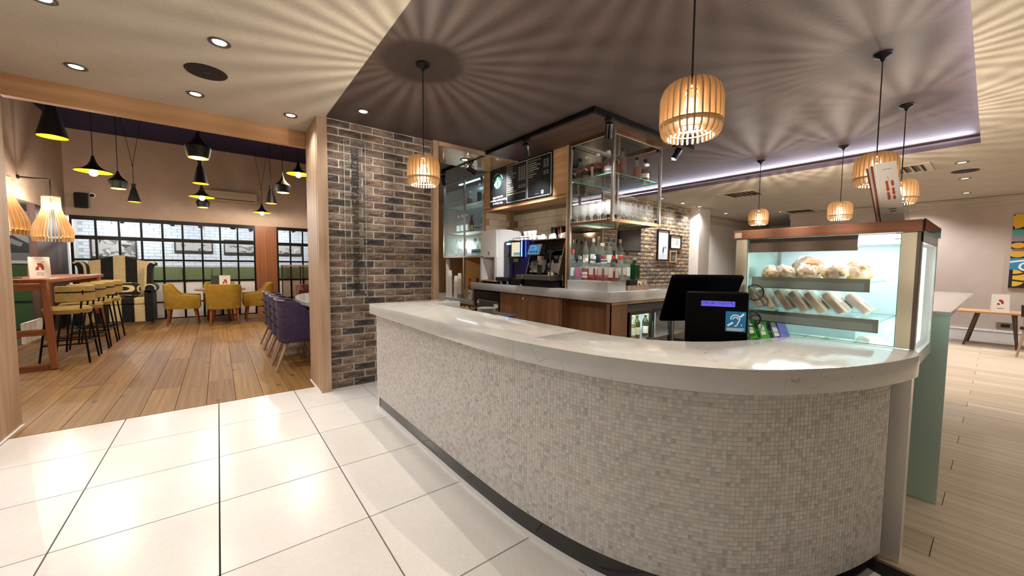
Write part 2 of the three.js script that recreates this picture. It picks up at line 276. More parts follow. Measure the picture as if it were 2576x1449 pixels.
function brickWall(parent, x0, x1, y0, y1, z, mats, keep) { // bricks proud of the mortar bed at z
  const P = 0.225, H = 0.0773, J = 0.011, cache = new Map(), stuff = [];
  const geo = (w, k) => { const key = w.toFixed(3) + k; if (!cache.has(key)) cache.set(key, brickGeo(w - J, H - J, 0.012, k * 13 + 1, 0.006)); return cache.get(key); };
  let r = 0; for (let y = y0; y < y1 - 0.02; y += H, r++) {
    const h = Math.min(H, y1 - y); let x = x0, first = r % 2 ? P / 2 : P;
    while (x < x1 - 0.02) {
      const w = Math.min(first, x1 - x), k = Math.floor(rnd() * 6), mt = mats[Math.floor(rnd() * mats.length)]; let g = geo(w, k);
      if (h < H - 0.001) { g = brickGeo(w - J, Math.max(h - J, 0.01), 0.012, k, 0.004); }
      if (!keep || keep(x + w / 2, y + h / 2)) { const b = part(parent, 'brick', g, mt); b.position.set(x + w / 2, y + h / 2, z); }
      else stuff.push(g.clone().translate(x + w / 2, y + h / 2, z));
      x += w; first = P;
    }
  }
  if (stuff.length) { const s = part(parent, 'brickwork', merge(stuff), mats[0]); s.userData.kind = 'stuff'; }
}
{
  const pil = structGroup('wall_pillar');
  part(pil, 'mortar', bx(0.80, 2.06, 0, 2.71, -4.61, -4.118), mortar);
  brickWall(pil, 0.872, 1.988, 0.004, 2.705, -4.117, brickMats);
  part(pil, 'edge_trim', bx(1.99, 2.058, 0, 2.71, -4.117, -4.06, 0.003), M.oak);
  // right hand brick wall, far side
  const br = structGroup('wall_brick');
  part(br, 'mortar', bx(5.4, 8.45, 0, 2.6, -4.6, -4.355), mortar);
  const rm = [0x9a8468, 0x8a745c, 0xa8947a, 0x77685a, 0x94806a, 0x6d6158].map((c, k) => brickTone(c, k + 20));
  brickWall(br, 5.42, 8.44, 0.004, 2.584, -4.354, rm, (x, y) => x > 6.15 && y > 0.95 && y < 2.6 && !(x < 6.8 && y < 1.2));
  // white column and the pale wall beyond it
  struct('wall_column', [bx(8.45, 8.95, 0, 2.6, -4.6, -4.14, 0.006)], M.plasterWhite);
  struct('wall_far', [bx(8.95, 14.2, 0, 2.6, -4.95, -4.72), bx(14.0, 14.2, 0, 2.6, -4.72, -3.2), bx(11.25, 14.2, 0, 2.6, -3.2, -3.0)], M.plasterWhite);
  struct('trim_3', [bx(8.95, 14, 2.46, 2.585, -4.72, -4.60, 0.02, 'x'), bx(8.95, 14, 2.4, 2.47, -4.72, -4.66, 0.015, 'x')], M.plasterCream);
  struct('wall_bar_back', [bx(2.06, 5.42, 0, 2.72, -8.2, -8.0)], std(0x7a5a3c, 0.7));
}
// ---------- glazed screen at the back of the dining room and what stands behind it ----------
{
  const zc = -11.655, frost = std(0xe7e8ee, 0.35);
  const bands = [[0.02, 0.372, 1], [0.395, 0.84, 1], [0.885, 1.31, 0], [1.352, 1.752, 0], [1.828, 2.15, 0]];
  const screen = (name, xs) => {
    const w = structGroup(name), x0 = xs[0], x1 = xs[xs.length - 1];
    for (const x of xs) part(w, 'mullion', bx(x - 0.018, x + 0.018, 0, 2.235, zc - 0.025, zc + 0.02), M.blackMetal);
    for (const [a, b] of [[0, 0.02], [0.372, 0.395], [0.84, 0.885], [1.31, 1.352], [1.752, 1.828], [2.15, 2.235]]) part(w, 'transom', bx(x0, x1, a, b, zc - 0.024, zc + 0.018), M.blackMetal);
    for (let i = 0; i + 1 < xs.length; i++) for (const [a, b, f] of bands) f ? part(w, 'frosted_panel', bx(xs[i] + 0.018, xs[i + 1] - 0.018, a, b, zc - 0.004, zc + 0.002), frost) : sheet(w, 'pane', 'z', zc, xs[i] + 0.018, xs[i + 1] - 0.018, a, b, M.glass);
  };
  const A = [], B = []; for (let k = 0; k <= 9; k++) A.push(-2.345 + k * 0.3435); for (let k = 0; k <= 3; k++) B.push(1.25 + k * 0.29);
  screen('window_1', A); screen('window_2', B);
  const wp = structGroup('wall_panel'); part(wp, 'timber_board', bx(0.766, 1.23, 0.16, 2.235, -11.7, -11.63), M.panelWood); part(wp, 'plinth_block', bx(0.77, 1.23, 0, 0.16, -11.7, -11.61), M.oakPale);
  // neighbouring room
  const nb = structGroup('wall_neighbour');
  part(nb, 'wall_body', bx(-2.8, 2.6, 0, 3.0, -14.5, -14.22), std(0xb9bcc4, 0.8));
  const g = [], gw = 0.24, gh = 0.085; let r = 0;
  for (let y = 0.6; y < 2.7; y += gh, r++) for (let x = -2.8 + (r % 2) * gw / 2; x < 2.5; x += gw) g.push(new THREE.BoxGeometry(gw - 0.012, gh - 0.012, 0.012).translate(x + gw / 2, y + gh / 2, -14.214));
  part(nb, 'white_brickwork', merge(g), std(0xdfe2e6, 0.45)).userData.kind = 'stuff';
  struct('wall_neighbour_left', [bx(-3.0, -2.75, 0, 3, -14.4, -11.86)], M.plasterWhite); struct('wall_neighbour_right', [bx(2.5, 2.75, 0, 3, -14.4, -11.86)], M.plasterWhite);
  struct('ceiling_neighbour', [bx(-3, 2.75, 2.5, 2.63, -14.4, -11.86)], std(0x9a9ba2, 0.8));
  const bench = thing('banquette', 'long green upholstered banquette behind the black glazed screen', 'bench', [0, 0, -13.95]);
  for (let k = 0; k < 8; k++) part(bench, 'back_pad', bx(-2.7 + k * 0.64, -2.07 + k * 0.64, 0.5, 1.17, -0.24, -0.1, 0.03), std(0x6a6f44, 0.8));
  part(bench, 'seat', bx(-2.7, 2.42, 0.36, 0.52, -0.22, 0.35, 0.04), std(0x565a38, 0.8)); part(bench, 'base', bx(-2.7, 2.42, 0, 0.36, -0.22, 0.3), M.darkWood);
  const photo = (s, c1, c2) => canvasTex(256, 128, (c, w, h) => { c.fillStyle = c1; c.fillRect(0, 0, w, h); for (let k = 0; k < 26; k++) { const v = Math.floor(30 + 190 * hash(k, 1, s)); c.fillStyle = `rgb(${v},${v - 4},${v - 8})`; c.beginPath(); const x = hash(k, 2, s) * w, y = hash(k, 3, s) * h; c.moveTo(x, y); c.lineTo(x + 90 * hash(k, 4, s), y - 20 + 40 * hash(k, 5, s)); c.lineTo(x + 60 * hash(k, 6, s), y + 50 * hash(k, 7, s)); c.fill(); } c.fillStyle = c2; c.fillRect(0, h * 0.86, w, h * 0.14); });
  const poster = (x0, x1, y0, y1, s, label) => {
    const p = thing('framed_photo', label, 'picture', [(x0 + x1) / 2, y0, -14.2], 0, 'photographs on the white brick wall');
    const w = x1 - x0, h = y1 - y0;
    part(p, 'frame', [bx(-w / 2, w / 2, 0, 0.03, 0, 0.03), bx(-w / 2, w / 2, h - 0.03, h, 0, 0.03), bx(-w / 2, -w / 2 + 0.03, 0.03, h - 0.03, 0, 0.03), bx(w / 2 - 0.03, w / 2, 0.03, h - 0.03, 0, 0.03)], M.black);
    const pl = new THREE.PlaneGeometry(w - 0.06, h - 0.06); pl.translate(0, h / 2, 0.012); part(p, 'print', pl, new THREE.MeshStandardMaterial({ map: photo(s, '#b9b4ac', '#2a2a2c'), roughness: 0.35 }));
  };
  poster(-2.55, -1.7, 1.32, 1.95, 5, 'dark photograph in a black frame beside the banquette end');
  poster(-0.95, -0.1, 1.55, 1.95, 9, 'grey photograph in a black frame, middle of the white brick wall');
  poster(0.15, 1.3, 1.52, 1.98, 12, 'wide black and white photograph in a black frame on white brick');
  poster(1.5, 2.2, 1.52, 1.95, 17, 'black framed photograph behind the timber board, right of the wide one');
  // spotlights and lamps hanging in the neighbouring room
  const spotSpots = [[-1.75, -12.6], [-0.85, -12.7], [-0.3, -13.2], [0.35, -12.7], [0.75, -13.3], [1.75, -12.8]];
  spotSpots.forEach(([x, z], i) => {
    const s = thing('ceiling_spotlight', 'black track spotlight under the ceiling of the room behind the glazing', 'spotlight', [x, 2.5, z], 0, 'spotlights behind the glazed screen');
    part(s, 'bracket', [bc(0.05, 0.05, 0.12, 0, -0.025, 0), rod([0, -0.05, 0], [0, -0.14, 0], 0.008)], M.black); part(s, 'housing', at(cyl(0.06, 0.05, 0.16, 0, -0.1, 0, 14), 0, -0.2, 0, i, 0.5), M.black);
  });
  for (const [x, z] of [[-2.0, -13.2], [-1.3, -12.9], [0.2, -13.1], [1.6, -13.2]]) {
    const l = new THREE.PointLight(new THREE.Color().setRGB(0.86, 0.93, 1), LIGHT.far); l.position.set(x, 2.14, z); l.castShadow = true; l.shadow.radius = 3; scene.add(l);
    const b = thing('globe_pendant', 'small bare glowing bulb on a black cord behind the glazing', 'pendant light', [x, 2.14, z], 0, 'bulbs behind the glazed screen');
    part(b, 'bulb', sph(0.05, 0, 0, 0), M.lens); part(b, 'cord', rod([0, 0.05, 0], [0, 0.36, 0], 0.006, 6), M.black);
  }
  // alcove photograph, ledge and green seat back
  const ap = thing('wall_photo', 'large black and white photograph of working hands in the alcove', 'picture', [-3.2, 1.31, -11.69]);
  const pl = new THREE.PlaneGeometry(1.3, 0.62); pl.translate(0, 0.31, 0.012);
  part(ap, 'print', pl, new THREE.MeshStandardMaterial({ roughness: 0.4, map: canvasTex(512, 192, (c, w, h) => { c.fillStyle = '#16181b'; c.fillRect(0, 0, w, h); for (let k = 0; k < 5; k++) { c.fillStyle = k % 2 ? '#c9cac8' : '#a9aaa8'; c.beginPath(); const x = 20 + k * 100; c.moveTo(x, 20); c.quadraticCurveTo(x + 50, 60, x + 120, 90); c.lineTo(x + 110, 112); c.quadraticCurveTo(x + 40, 96, x - 20, 50); c.fill(); } c.fillStyle = '#80827f'; c.fillRect(0, 150, w, 42); }) }));
  part(ap, 'backing', bx(-0.65, 0.65, 0, 0.62, 0, 0.01), M.black);
  single('alcove_ledge', 'white ledge below the photograph of hands', 'ledge', bx(-3.94, -2.52, 1.24, 1.29, -11.695, -11.6), M.white);
  const ab = thing('alcove_bench', 'green padded bench back along the alcove wall', 'bench', [-3.22, 0, -11.55], -PI / 2);
  for (let k = 0; k < 2; k++) part(ab, 'back_pad', bx(-0.14, 0.0, 0.5, 1.22, -0.69 + k * 0.7, 0.0 + k * 0.7 - 0.01, 0.03), std(0x4d6a3c, 0.8)); part(ab, 'seat', bx(-0.14, 0.4, 0, 0.48, -0.69, 0.69, 0.03), std(0x44603a, 0.8));
  { const l = new THREE.PointLight(COOL, 4); l.position.set(-3.2, 2.1, -9.0); l.castShadow = true; l.shadow.radius = 3; scene.add(l); const b = thing('alcove_downlight', 'round white downlight in the alcove ceiling', 'downlight', [-3.2, 2.249, -9.0]); part(b, 'lens', cyl(0.05, 0.05, 0.006, 0, -0.006, 0), M.lens); part(b, 'trim', lathe([[0.05, -0.008], [0.07, -0.008], [0.07, 0], [0.05, 0], [0.05, -0.008]]), M.steel); }
}
// ---------- serving counter ----------
const topPath = new THREE.CatmullRomCurve3([[1.036, -3.37], [1.036, -2.8], [1.036, -2.2], [1.041, -1.72], [1.063, -1.32], [1.14, -0.937], [1.254, -0.679], [1.408, -0.486], [1.655, -0.335], [1.842, -0.259], [2.05, -0.202], [2.2, -0.18], [2.292, -0.2]].map(p => V(p[0], 0, p[1])), false, 'centripetal').getSpacedPoints(420);
function offPath(d) { return topPath.map((p, i) => { const a = topPath[Math.max(0, i - 1)], b = topPath[Math.min(topPath.length - 1, i + 1)], t = b.clone().sub(a).normalize(); return V(p.x - t.z * -d, 0, p.z + t.x * -d); }); } // to the staff side
function ribbon(A, B, y0, y1) { // solid between two plan lines
  const s = new THREE.Shape(); A.forEach((p, i) => i ? s.lineTo(p.x, -p.z) : s.moveTo(p.x, -p.z)); for (let i = B.length - 1; i >= 0; i--) s.lineTo(B[i].x, -B[i].z); s.closePath();
  const g = new THREE.ExtrudeGeometry(s, { depth: y1 - y0, bevelEnabled: false }); g.rotateX(-PI / 2); g.translate(0, y0, 0); return muv(g, 'y');
}
function slab(pts, y0, y1, bev = 0.003) {
  const s = shape(pts.map(p => [p[0], -p[1]])), g = new THREE.ExtrudeGeometry(s, { depth: y1 - y0 - 2 * bev, bevelEnabled: true, bevelSize: bev, bevelThickness: bev, bevelOffset: -bev, bevelSegments: 2 });
  g.rotateX(-PI / 2); g.translate(0, y0 + bev, 0); return toCreasedNormals(muv(g, 'z'), 0.6);
}
{
  const c = thing('serving_counter', 'curved serving counter with white mosaic front and pale quartz top', 'counter');
  const seam = -1.352, outA = topPath.filter(p => p.z < seam), outB = topPath.filter(p => p.z > seam);
  part(c, 'countertop', slab([...outA.map(p => [p.x, p.z]), [1.06, seam], [1.517, seam], [1.508, -3.09], [1.795, -3.11], [1.795, -3.40]], 0.848, 0.936), M.quartz).userData.label = 'straight quartz slab with a short return arm';
  part(c, 'countertop', slab([[1.517, seam + 0.002], [1.06, seam + 0.002], ...outB.slice(1).map(p => [p.x, p.z]), [2.293, -0.604], [2.145, -0.66], [2.03, -0.69], [1.937, -0.7225], [1.82, -0.775], [1.707, -0.852], [1.625, -0.94], [1.562, -1.048], [1.53, -1.18]], 0.848, 0.936), M.quartz).userData.label = 'curved quartz slab';
  const p1 = offPath(0.06), p2 = offPath(0.12), cut = p1.findIndex(p => p.x > 2.13), n = cut > 0 ? cut : p1.length;
  part(c, 'front_wall', ribbon(p1.slice(0, n).map(p => p), p2.slice(0, n), 0.105, 0.848), std(0xdfdbd6, 0.8)).userData.label = 'cream grout bed behind the mosaic';
  const k1 = offPath(0.072);
  part(c, 'kick_plate', ribbon(k1.slice(0, n), p2.slice(0, n), 0.012, 0.105), M.blackGloss); part(c, 'sealant_bead', ribbon(offPath(0.05).slice(0, n), k1.slice(0, n), 0, 0.012), M.white);
  part(c, 'end_panel', [bx(1.10, 1.79, 0.0, 0.848, -3.365, -3.34)], M.whiteGloss);
  part(c, 'staff_panel', ribbon(offPath(0.121).slice(0, n), offPath(0.14).slice(0, n), 0.0, 0.848), M.walnut);
  part(c, 'return_strip', [bx(2.145, 2.215, 0.1, 0.848, -0.30, -0.255)], std(0x8f8279, 0.7)); part(c, 'return_kick', bx(2.15, 2.21, 0, 0.1, -0.3, -0.262), M.black);
  // mosaic chips
  const P = 0.0168, S = 0.0147, rows = Math.floor((0.848 - 0.107) / P), cols = []; let acc = 0, next = 0.008;
  for (let i = 1; i < n; i++) { const a = p1[i - 1], b = p1[i], L = a.distanceTo(b); while (acc + L > next) { const t = (next - acc) / L; cols.push([a.clone().lerp(b, t), Math.atan2(b.x - a.x, b.z - a.z)]); next += P; } acc += L; }
  const tones = [0xd6d3d0, 0xd2cecb, 0xdad7d4, 0xccc8c4, 0xc5c1bd, 0xbdbab7, 0xbcbcbe, 0xcdc7bf, 0xb1ada9], wts = [0.2, 0.4, 0.55, 0.68, 0.78, 0.86, 0.92, 0.975, 1];
  const chips = [];
  for (const [p, a] of cols) for (let r = 0; r < rows; r++) { const q = rnd(), k = wts.findIndex(w => q < w), y = 0.107 + (r + 0.5) * P; chips.push([p.x, y, p.z, a, k, Math.hypot(p.x, y - 1.2766, p.z)]); }
  chips.sort((a, b) => a[5] - b[5]);
  const chipGeo = (() => { const g = new THREE.BoxGeometry(0.003, S, S).toNonIndexed(), ps = g.attributes.position; for (let i = 0; i < ps.count; i++) if (ps.getX(i) < 0) { ps.setY(i, ps.getY(i) * 0.95); ps.setZ(i, ps.getZ(i) * 0.95); } g.computeVertexNormals(); return g; })();
  const chipMats = tones.map(t => phy(t, 0.38, 0));
  const big = chips.slice(0, 300);
  for (const [x, y, z, a, k] of big) { const m = part(c, 'mosaic_tile', chipGeo, chipMats[k]); m.position.set(x, y, z); m.rotation.y = a; }
  const rest = chips.slice(300), np = chipGeo.attributes.position.count, pos = new Float32Array(rest.length * np * 3), nor = new Float32Array(pos.length), col = new Float32Array(pos.length), cc = tones.map(t => new THREE.Color(t));
  const cp = chipGeo.attributes.position.array, cn = chipGeo.attributes.normal.array; let o = 0;
  for (const [x, y, z, a, k] of rest) { const ca = Math.cos(a), sa = Math.sin(a), b = cc[k]; for (let i = 0; i < np; i++) { const X = cp[3 * i], Y = cp[3 * i + 1], Z = cp[3 * i + 2], N = cn[3 * i], Nz = cn[3 * i + 2]; pos[o] = x + X * ca + Z * sa; pos[o + 1] = y + Y; pos[o + 2] = z - X * sa + Z * ca; nor[o] = N * ca + Nz * sa; nor[o + 1] = cn[3 * i + 1]; nor[o + 2] = -N * sa + Nz * ca; col[o] = b.r; col[o + 1] = b.g; col[o + 2] = b.b; o += 3; } }
  const mg = new THREE.BufferGeometry(); mg.setAttribute('position', new THREE.BufferAttribute(pos, 3)); mg.setAttribute('normal', new THREE.BufferAttribute(nor, 3)); mg.setAttribute('color', new THREE.BufferAttribute(col, 3));
  const ms = part(c, 'mosaic', mg, phy(0xffffff, 0.38, 0, { vertexColors: true })); ms.userData.kind = 'stuff';
}
const matCache = {}; const mc = (k, f) => matCache[k] ??= f();
// ---------- chilled display case ----------
{
  const c = thing('display_case', 'lit glass display case with copper top edge beside the counter end', 'display case', [2.3, 0, -0.21]);
  // local: x 0..0.64 deep, z -0.705..0
  const D = 0.64, W = 0.705, cream = std(0xcfc9b4, 0.45), inner = std(0xdfe9ea, 0.5);
  part(c, 'base_cabinet', bx(0.0, D, 0, 0.84, -W, -0.16), std(0x8f8882, 0.5));  // dark grey paints in the shade of the gap behind the end post
  part(c, 'deck', bx(0.02, D, 0.84, 0.862, -W + 0.02, -0.02), inner);
  part(c, 'post', bx(-0.004, 0.04, 0.84, 1.432, -W, -W + 0.055, 0.003), cream); part(c, 'post', bx(-0.004, 0.02, 0.937, 1.432, -0.055, -0.008, 0.003), cream);
  part(c, 'post', bx(D - 0.03, D, 0.84, 1.432, -W, -W + 0.03), M.steel); part(c, 'post', bx(D - 0.03, D, 0.84, 1.432, -0.03, 0), M.steel);
  part(c, 'corner_seal', bx(-0.004, 0.02, 0.937, 1.432, -0.008, 0.001), std(0x5a5049, 0.5));
  part(c, 'side_frame', [bx(0.02, 0.045, 0.84, 1.432, -0.012, 0.004), bx(D - 0.05, D, 0.9, 1.39, -0.012, 0.004), bx(0.0, D, 0.84, 0.9, -0.012, 0.004), bx(0.02, D, 1.39, 1.432, -0.012, 0.004)], M.whiteGloss);
  part(c, 'side_panel', bx(0.0, 0.075, 0, 0.838, -0.06, 0.004), M.whiteGloss);
  sheet(c, 'side_glass', 'z', -0.004, 0.045, D - 0.05, 0.9, 1.39, glassThin(0xf2fcfb, 0.5));
  sheet(c, 'front_glass', 'x', 0.006, -W + 0.055, -0.055, 0.937, 1.43, glassThin(0xf4fdfc, 0.012), M.rim);
  part(c, 'rear_wall', bx(D - 0.02, D, 0.862, 1.432, -W + 0.03, -0.03), std(0xc6d4d8, 0.4)).userData.label = 'pale blue rear wall';
  part(c, 'left_wall', bx(0.04, D - 0.03, 0.862, 1.432, -W, -W + 0.01), phy(0x9db8b1, 0.15, 0.3)).userData.label = 'greenish mirrored side';
  part(c, 'top_panel', bx(-0.012, D + 0.005, 1.432, 1.482, -W - 0.012, 0.006, 0.004, 'z'), phy(0xffffff, 0.3, 0.35, { map: woodTex(0xb07f66, 0x8c5f4a, 191, { ring: 2, mu: 0.5, mv: 1.4 }) })).userData.label = 'copper brown lid';
  part(c, 'top_cap', bx(-0.004, D, 1.432, 1.484, 0.006, 0.012), M.blackGloss);
  part(c, 'header', bx(0.03, 0.05, 1.36, 1.43, -W + 0.055, -0.2), std(0x6b554c, 0.25)).userData.label = 'brown inner header strip';
  for (const [y, x0, x1, za, zb] of [[1.215, 0.11, 0.5, -W + 0.05, -0.16], [1.03, 0.09, 0.56, -W + 0.05, -0.12]]) {
    sheet(c, 'glass_shelf', 'y', y, x0, x1, za, zb, M.glassGreen, M.rim);
    part(c, 'shelf_front', bx(x0 - 0.012, x0 - 0.004, y - 0.05, y + 0.012, za, zb), M.brushed);
    part(c, 'price_rail', bx(x0 - 0.016, x0 - 0.012, y - 0.045, y - 0.008, za + 0.02, zb - 0.02), std(0x8d8f8e, 0.4, 0.4));
  }
  part(c, 'riser_panel', bx(D - 0.2, D - 0.19, 0.862, 1.02, -0.26, -0.03), std(0xdff0ee, 0.3));
  part(c, 'added_side_glow', bx(0.06, 0.5, 0.92, 1.38, -0.03, -0.022), glow(new THREE.Color().setRGB(0.9, 1, 1), 2.6)).userData.label = 'added glowing panel that whitens the side glass';  // glowing sheet added so the frosted side glass looks bright
  { const l = new THREE.RectAreaLight(new THREE.Color().setRGB(0.9, 1, 1), 2, 0.44, 0.44); l.position.set(2.3 + 0.28, 1.16, -0.21 - 0.034); l.castShadow = true; scene.add(l); }  // area light added along with the glowing side sheet
  part(c, 'lamp_tube', [bx(0.16, 0.2, 1.405, 1.425, -W + 0.1, -0.1), bx(0.42, 0.46, 1.405, 1.425, -W + 0.1, -0.1)], glow(new THREE.Color().setRGB(0.86, 0.97, 1), 7));
  for (const x of [0.18, 0.44]) { const l = new THREE.RectAreaLight(new THREE.Color().setRGB(0.9, 0.985, 1), LIGHT.cas, 0.05, W - 0.2); l.position.set(2.3 + x, 1.4, -0.21 - W / 2); l.rotation.x = -PI / 2; l.castShadow = true; scene.add(l); }
  for (const [y, z] of [[1.14, -0.62], [0.99, -0.63]]) part(c, 'cable_loop', at(new THREE.TorusGeometry(0.042, 0.004, 8, 24), 0, 0, 0).rotateY(PI / 2 + 0.5).translate(0.05, y, z), M.black);
  part(c, 'maker_plate', bx(-0.0135, -0.012, 1.44, 1.468, -W - 0.004, -W + 0.03), std(0xe8e0d6, 0.4));
  // pastry bags on the upper shelf: crumpled clear bags, each its own thing
  const bagMat = phy(0xffffff, 0.2, 0, { transmission: 0.86, thickness: 0 });
  const crust = k => mapped(dtex(128, 128, (u, v) => { const t = fbm(u, v, 10, 10, 300 + k, 3); return mixc([0.52, 0.3, 0.14], [0.86, 0.72, 0.5], clamp(t * 1.7 - 0.35)); }), 0.7);
  const crusts = [0, 1, 2].map(crust);
  const blob = (w, h, d, seed, amp = 0.2) => { const g = new THREE.SphereGeometry(0.5, 18, 12), p = g.attributes.position; for (let i = 0; i < p.count; i++) { const x = p.getX(i), y = p.getY(i), z = p.getZ(i), k = 1 + amp * (Math.sin(x * 9 + seed) * Math.cos(y * 8 + seed * 2) + 0.6 * Math.sin(z * 15 + seed * 3 + x * 11)); p.setXYZ(i, x * k * w, Math.max(y * k, -0.42) * h, z * k * d); } g.translate(0, 0.42 * h, 0); g.computeVertexNormals(); return g; };
  const bags = [[0.19, -0.60, 0.1, 0.085], [0.19, -0.515, 0.1, 0.08], [0.19, -0.43, 0.1, 0.09], [0.36, -0.46, 0.19, 0.15], [0.2, -0.31, 0.13, 0.1], [0.38, -0.26, 0.16, 0.12], [0.4, -0.6, 0.13, 0.09]];
  const bagLabels = ['small bag of brown pastries at the hinge end of the top shelf', 'second small pastry bag from the hinge end, top shelf', 'third pastry bag, leaning on the big bag on the top shelf', 'big puffed clear pastry bag on the top shelf', 'flat pastry bag at the open end of the top shelf', 'pale pastry bag behind the others on the top shelf', 'small pastry bag at the rear, hinge end of the top shelf'];
  bags.forEach(([x, z, s, h], i) => { const b = thing('pastry_bag', bagLabels[i], 'pastry bag', [2.3 + x, 1.215, -0.21 + z], i * 0.4, 'bagged pastries'); part(b, 'wrapper', blob(s * 0.85, h, s * 0.75, i + 1, 0.1), bagMat); part(b, 'pastry', blob(s * 0.78, h * 0.86, s * 0.68, i + 4, 0.16), crusts[i % 3]); });
  // wrapped sandwiches leaning in a row on the middle shelf
  const swLabels = ['wrapped sandwich nearest the mirrored side, middle shelf', 'second leaning wrapped sandwich on the middle shelf', 'third leaning wrapped sandwich on the middle shelf', 'fourth leaning wrapped sandwich on the middle shelf', 'white wrapped toastie leaning at the front of the middle shelf', 'large pale wrapped panini on the middle shelf', 'wrapped panini at the rear of the middle shelf', 'second panini in the rear row of the middle shelf', 'rear row panini nearest the mirrored side', 'rear row panini at the open end of the middle shelf'];
  [[0.2, -0.62], [0.2, -0.56], [0.21, -0.48], [0.21, -0.41], [0.22, -0.34], [0.26, -0.27], [0.42, -0.28], [0.42, -0.38], [0.42, -0.5], [0.43, -0.2]].forEach(([x, z], i) => {
    const s = thing('wrapped_sandwich', swLabels[i], 'sandwich', [2.3 + x, 1.031, -0.21 + z], 0, 'sandwiches on the middle shelf'); const q = -0.55 - i * 0.03;
    part(s, 'wrapper', at(bc(0.13, 0.14, 0.045, 0, 0.07, 0, 0.012), 0, 0.012, 0, 0, q), mc('wrap', () => phy(0xffffff, 0.18, 0, { transmission: 0.85, thickness: 0 }))); part(s, 'bread', at(bc(0.115, 0.12, 0.034, 0, 0.07, 0, 0.01), 0, 0.012, 0, 0, q), crusts[(i + 1) % 3]); part(s, 'sticker', at(bc(0.05, 0.06, 0.047, 0, 0.09, 0), 0, 0.012, 0, 0, q), std([0xf2efe8, 0xdfe8df, 0xeae4d8][i % 3], 0.6));
  });
  // green edged cartons on the deck
  const ctLabels = ['green and white carton at the hinge end of the deck', 'green carton with white label leaning on the first one', 'purple and white carton beside the green ones', 'flat green snack box on the deck', 'white box with blue print on the deck', 'pale snack bag at the open end of the deck'];
  [[0.16, -0.63, 0x4f9a35], [0.16, -0.57, 0x5aa53c], [0.17, -0.51, 0x6d5ab0], [0.2, -0.38, 0x79b544], [0.2, -0.26, 0xe9edf0], [0.22, -0.16, 0xe6ddd2]].forEach(([x, z, col], i) => {
    const s = thing('snack_carton', ctLabels[i], 'carton', [2.3 + x, 0.862, -0.21 + z], 0, 'cartons on the case deck'); const q = i < 3 ? -0.35 : 0;
    if (i === 5) { part(s, 'pouch', blob(0.14, 0.09, 0.13, 8, 0.12), phy(0xf0e6dc, 0.4, 0)); return; }
    const h = i < 3 ? 0.12 : 0.045, d = i < 3 ? 0.04 : 0.1; part(s, 'box', at(bc(0.12, h, d, 0, h / 2, 0, 0.003), 0, i < 3 ? 0.01 : 0, 0, 0, q), std(col, 0.5)); part(s, 'label_panel', at(bc(0.121, h * 0.7, d * 0.55, -0.001, h * 0.62, 0), 0, i < 3 ? 0.0105 : 0.006, 0, 0, q), std(0xf3f3ee, 0.5));
  });
  // leaflet holder standing on the case
  const lf = thing('leaflet_holder', 'clear acrylic holder with tall leaflets on top of the display case', 'leaflet holder', [2.5, 1.483, -0.325], 0.25);
  const page = canvasTex(128, 256, (g, w, h) => { g.fillStyle = '#f1ece6'; g.fillRect(0, 0, w, h); g.fillStyle = '#c0573d'; for (let k = 0; k < 14; k++) { g.beginPath(); g.arc(64 + 22 * Math.cos(k * 2.1), 120 + 34 * Math.sin(k * 1.7), 9, 0, 7); g.fill(); } g.strokeStyle = '#8a8580'; g.lineWidth = 2; g.beginPath(); g.moveTo(34, 30); g.lineTo(94, 30); g.moveTo(60, 60); g.lineTo(70, 84); g.stroke(); g.fillStyle = '#6a6460'; g.fillRect(40, 200, 48, 4); g.fillRect(46, 210, 36, 4); });
  const pgm = new THREE.MeshStandardMaterial({ map: page, roughness: 0.5 });
  const holder = [at(bc(0.1, 0.13, 0.003, 0, 0.066, 0), 0, 0, 0.03, 0, -0.18), at(bc(0.1, 0.13, 0.003, 0, 0.066, 0), 0, 0, -0.03, 0, 0.18), bc(0.1, 0.003, 0.06, 0, 0.0016, 0)];
  holder.forEach(g => g.rotateY(-1.2)); part(lf, 'acrylic_stand', holder, glassThin(0xf2f4f6, 0.15));
  [-0.03, -0.018, -0.006, 0.008, 0.02].forEach((o, i) => { const g = at(bc(0.078, 0.28, 0.002, 0, 0.14, 0), 0, 0.012, o, 0, -0.1 + i * 0.02); g.rotateY(-1.2); g.rotateX(-0.14); part(lf, 'leaflet', g, i === 4 ? M.paper : std([0x9a5c50, 0xe9e2d8][i % 2], 0.7)); });
  const fp = new THREE.PlaneGeometry(0.078, 0.28); fp.translate(0, 0.14, 0.0015); at(fp, 0, 0.012, 0.021, 0, -0.02); fp.rotateY(-1.2); fp.rotateX(-0.14); part(lf, 'front_leaflet', fp, pgm);
}
// ---------- service counter with aqua glass end beyond the case ----------
{
  const s = thing('service_counter', 'service counter with aqua glass end panel and pale stone top', 'counter', [3.04, 0, -0.15]);
  part(s, 'body', bx(0.006, 2.6, 0.06, 1.03, -0.75, -0.42), std(0xb9cfcb, 0.4)); part(s, 'end_glass', bx(-0.004, 0.006, 0.004, 1.03, -0.76, 0), phy(0xc2e3dc, 0.2, 0, { clearcoat: 0.4 })).userData.label = 'pale aqua back painted glass';
  part(s, 'worktop', bx(-0.01, 2.66, 1.03, 1.052, -0.78, 0.004, 0.003), M.quartz); part(s, 'kick_plate', bx(0.02, 2.58, 0, 0.06, -0.74, -0.44), M.black);
}
